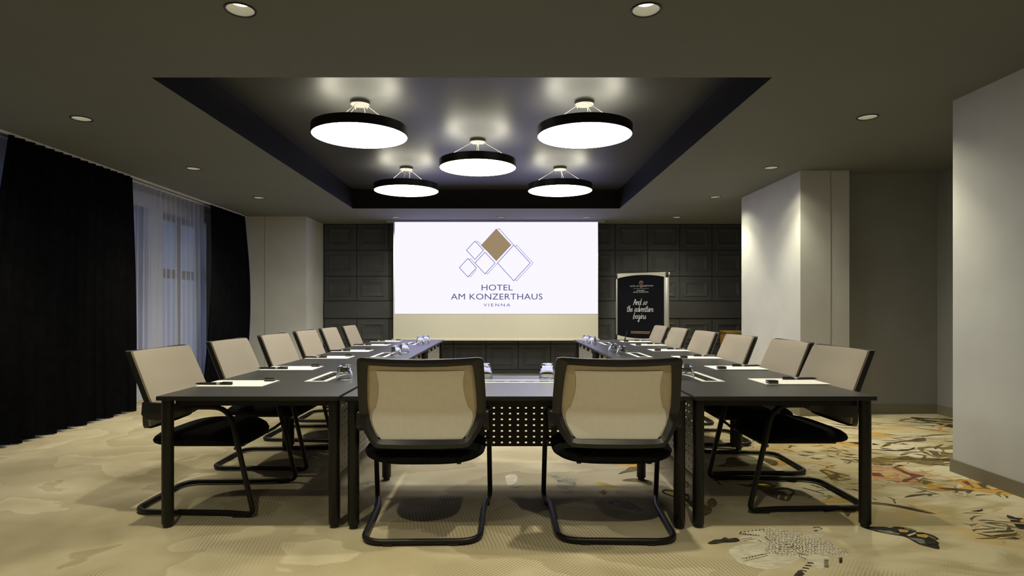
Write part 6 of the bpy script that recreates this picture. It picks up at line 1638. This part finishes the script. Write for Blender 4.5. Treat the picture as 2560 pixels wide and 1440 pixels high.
slide_text('slide_lettering', 'AM KONZERTHAUS', 1048, 1780, 813, 861, 1.03)
slide_text('slide_lettering', 'VIENNA', 1308, 1523, 892, 916, 1.35)

# ------------------------------------------------------------------ flipchart with its poster
fx0, fy0, fx1, fy1 = 1.885, 10.15, 2.640, 9.62
ang = math.atan2(fy1 - fy0, fx1 - fx0); FW = math.hypot(fx1 - fx0, fy1 - fy0)
flip = thing('flipchart', ((fx0 + fx1) / 2, (fy0 + fy1) / 2, 0), ang, 'flipchart stand with black poster right of the projection screen', 'flipchart')
h = FW / 2
MB('silver').box(-h + 0.01, h - 0.01, 0.0, 0.02, 0.66, 1.80, 0.004).build('board', flip)
ps = MB('poster'); ps.box(-h + 0.03, h - 0.09, -0.006, -0.001, 0.70, 1.76)
poster = ps.build('poster', flip, None)
for s, x in ((-1, -h + 0.014), (1, h - 0.05)):
    MB('silver').box(x - 0.012 if s < 0 else x - 0.03, x + 0.008 if s < 0 else x + 0.03, -0.016, 0.012, 0.70, 1.76, 0.006).build('side_rail', flip)
def bowed(name, z_edge, z_mid, z_out, mat):
    mb = MB(mat); n = 14
    lo = [(-h + 0.03 + (FW - 0.08) * k / n, z_edge + (z_mid - z_edge) * math.sin(math.pi * k / n) ** 0.8) for k in range(n + 1)]
    pts = lo + [(h - 0.05, z_out), (-h + 0.03, z_out)]
    mb.prism(pts, lambda p: (p[0], -0.030, p[1]), lambda p: (p[0], 0.022, p[1]))
    return mb.build(name, flip, 30)
bowed('top_clamp', 1.715, 1.765, 1.795, 'pale_plastic')
bowed('pen_tray', 0.765, 0.715, 0.690, 'pale_plastic')
for z0, z1 in ((1.715, 1.80), (0.685, 0.775)):
    for x in (-h + 0.015, h - 0.035):
        MB('black_plastic').box(x - 0.018, x + 0.018, -0.034, 0.026, z0, z1, 0.005).build('end_cap', flip)
def side_knob(x, z):
    mb = MB('silver'); mb.lathe([(0, 0), (0.020, 0.0), (0.022, 0.012), (0.018, 0.026), (0, 0.028)], 18)
    for v in mb.bm.verts: v.co = (x + v.co.z, v.co.y, z + v.co.x)
    return mb.build('knob', flip)
side_knob(h - 0.017, 1.765)
for p in (((-0.25, 0.02, 0.9), (-0.42, -0.18, 0.0)), ((0.25, 0.02, 0.9), (0.42, -0.18, 0.0)), ((0.0, 0.03, 1.3), (0.0, 0.50, 0.0))):
    MB('black_metal').tube([p[0], p[1]], 0.014, 10).build('leg', flip)
pcx = -0.03
def poster_text(text, w, hh, x, z, mat, sp=1.0):
    return lettering('poster_lettering', text, w, hh, mat, poster, (pcx + x, -0.0075, z), UP, sp)
poster_text('HOTEL AM KONZERTHAUS', 0.40, 0.020, 0.02, 1.583, 'white_ink', 1.1)
poster_text('VIENNA', 0.05, 0.008, 0.02, 1.560, 'white_ink', 1.3)
poster_text('MGALLERY', 0.135, 0.017, 0.01, 1.510, 'white_ink')
poster_text('HOTEL COLLECTION', 0.26, 0.017, 0.01, 1.482, 'white_ink')
mb = MB('white_ink'); mb.box(pcx - 0.12, pcx + 0.15, -0.0078, -0.0065, 1.541, 1.543); mb.build('poster_rule', poster, None)
em = MB('gold_ink'); em.lathe([(0.028, 0), (0.034, 0)], 24)
for a in range(3):
    em.poly([(0.010 * math.cos(a * 2.1) - 0.012, 0.010 * math.sin(a * 2.1), 0), (0.010 * math.cos(a * 2.1) + 0.012, 0.010 * math.sin(a * 2.1) + 0.006, 0), (0.010 * math.cos(a * 2.1), 0.010 * math.sin(a * 2.1) + 0.014, 0)])
e = em.build('poster_emblem', poster, None); e.location = (pcx + 0.015, -0.0075, 1.635); e.rotation_euler = UP
for k in range(2):
    mb = MB('gold_ink')
    rnd = random.Random(k + 3); x = pcx - 0.165
    while x < pcx + 0.155:
        w = rnd.uniform(0.008, 0.022); mb.box(x, x + w, -0.0078, -0.0065, 0.823 - k * 0.024, 0.834 - k * 0.024); x += w + 0.004
    mb.build('poster_small_print', poster, None)
# handwriting: pen strokes per letter on a unit x-height
HAND = {'A': [[(0, -.1), (.45, 1.75), (.75, 0)], [(.1, .6), (.85, .75)]], 'n': [[(0, 1), (.05, 0), (.1, .6), (.35, 1), (.5, .8), (.5, 0), (.7, .1)]],
        'd': [[(.55, .8), (.25, 1), (0, .45), (.2, 0), (.5, .4), (.7, 1.9), (.6, .1), (.8, .1)]], 's': [[(0, 0), (.3, 1), (.25, .75), (.5, .3), (.3, -.05), (.05, .1)]],
        'o': [[(.35, 1), (0, .5), (.2, 0), (.5, .4), (.4, .95), (.65, .8)]], 't': [[(.35, 1.8), (.1, .2), (.25, 0), (.45, .2)], [(-.15, 1.15), (.7, 1.35)]],
        'h': [[(.25, 1.9), (0, 0), (.15, .6), (.4, 1), (.5, .75), (.45, 0), (.65, .15)]], 'e': [[(0, .45), (.4, .7), (.35, 1), (.1, .8), (.05, .2), (.3, 0), (.6, .3)]],
        'a': [[(.5, .9), (.2, 1), (0, .4), (.15, 0), (.45, .5), (.5, 1), (.5, .1), (.7, .15)]], 'v': [[(0, 1), (.2, 0), (.5, 1), (.7, .85)]],
        'u': [[(0, 1), (.05, .1), (.3, .1), (.5, 1), (.5, .1), (.7, .15)]], 'r': [[(0, 1), (.05, 0), (.15, .7), (.4, 1), (.5, .85)]],
        'b': [[(.25, 1.9), (0, 0), (.35, .1), (.5, .6), (.3, .95), (.1, .6)]], 'g': [[(.5, .9), (.2, 1), (0, .45), (.2, .05), (.5, .6), (.45, -.9), (.15, -.8), (.65, .1)]],
        'i': [[(.1, 1), (.05, .1), (.25, .1)], [(.2, 1.45), (.25, 1.55)]], ' ': []}
ADV = {'A': .95, 'n': .72, 'd': .8, 's': .62, 'o': .68, 't': .58, 'h': .7, 'e': .62, 'a': .74, 'v': .68, 'u': .74, 'r': .55, 'b': .65, 'g': .7, 'i': .34, ' ': .6}
def handwrite(text, xc, zc, size, width):
    total = sum(ADV[c] for c in text); sx = width / total
    mb = MB('white_ink'); x = -total / 2
    for c in text:
        for st in HAND[c]:
            pts = [Vector((p[0] + x + 0.12 * p[1], p[1])) for p in st]
            fine = []
            for i in range(len(pts) - 1):
                p0, p1, p2, p3 = pts[max(i - 1, 0)], pts[i], pts[i + 1], pts[min(i + 2, len(pts) - 1)]
                for k in range(4):
                    q = k / 4
                    fine.append(0.5 * ((2 * p1) + (p2 - p0) * q + (2 * p0 - 5 * p1 + 4 * p2 - p3) * q * q + (3 * p1 - p0 - 3 * p2 + p3) * q ** 3))
            fine.append(pts[-1])
            for a, b in zip(fine, fine[1:]):
                stroke(mb, (xc + a.x * sx, zc + a.y * size), (xc + b.x * sx, zc + b.y * size), 0.0085, -0.0078)
        x += ADV[c]
    return mb.build('poster_handwriting', poster, None)
handwrite('And so', pcx + 0.0, 1.275, 0.052, 0.24)
handwrite('the adventure', pcx - 0.005, 1.160, 0.052, 0.46)
handwrite('begins', pcx - 0.01, 1.045, 0.052, 0.23)

# ------------------------------------------------------------------ low cabinet behind the right wall block
cab = thing('wooden_cabinet', (4.35, 10.75, 0), 0, 'honey coloured wooden cabinet corner by the far end of the white wall block', 'cabinet')
MB('wood').box(-0.42, 0.42, -0.25, 0.25, 0.78, 0.81, 0.004).build('cabinet_top', cab)
MB('wood').box(-0.40, 0.40, -0.23, 0.25, 0.06, 0.78).build('cabinet_body', cab, None)
for s in (-1, 1): MB('wood').box(s * 0.2 - 0.185, s * 0.2 + 0.185, -0.248, -0.231, 0.09, 0.75, 0.003).build('cabinet_door', cab)
MB('black_plastic').box(-0.38, 0.38, -0.20, 0.22, 0.0, 0.06).build('plinth', cab, None)
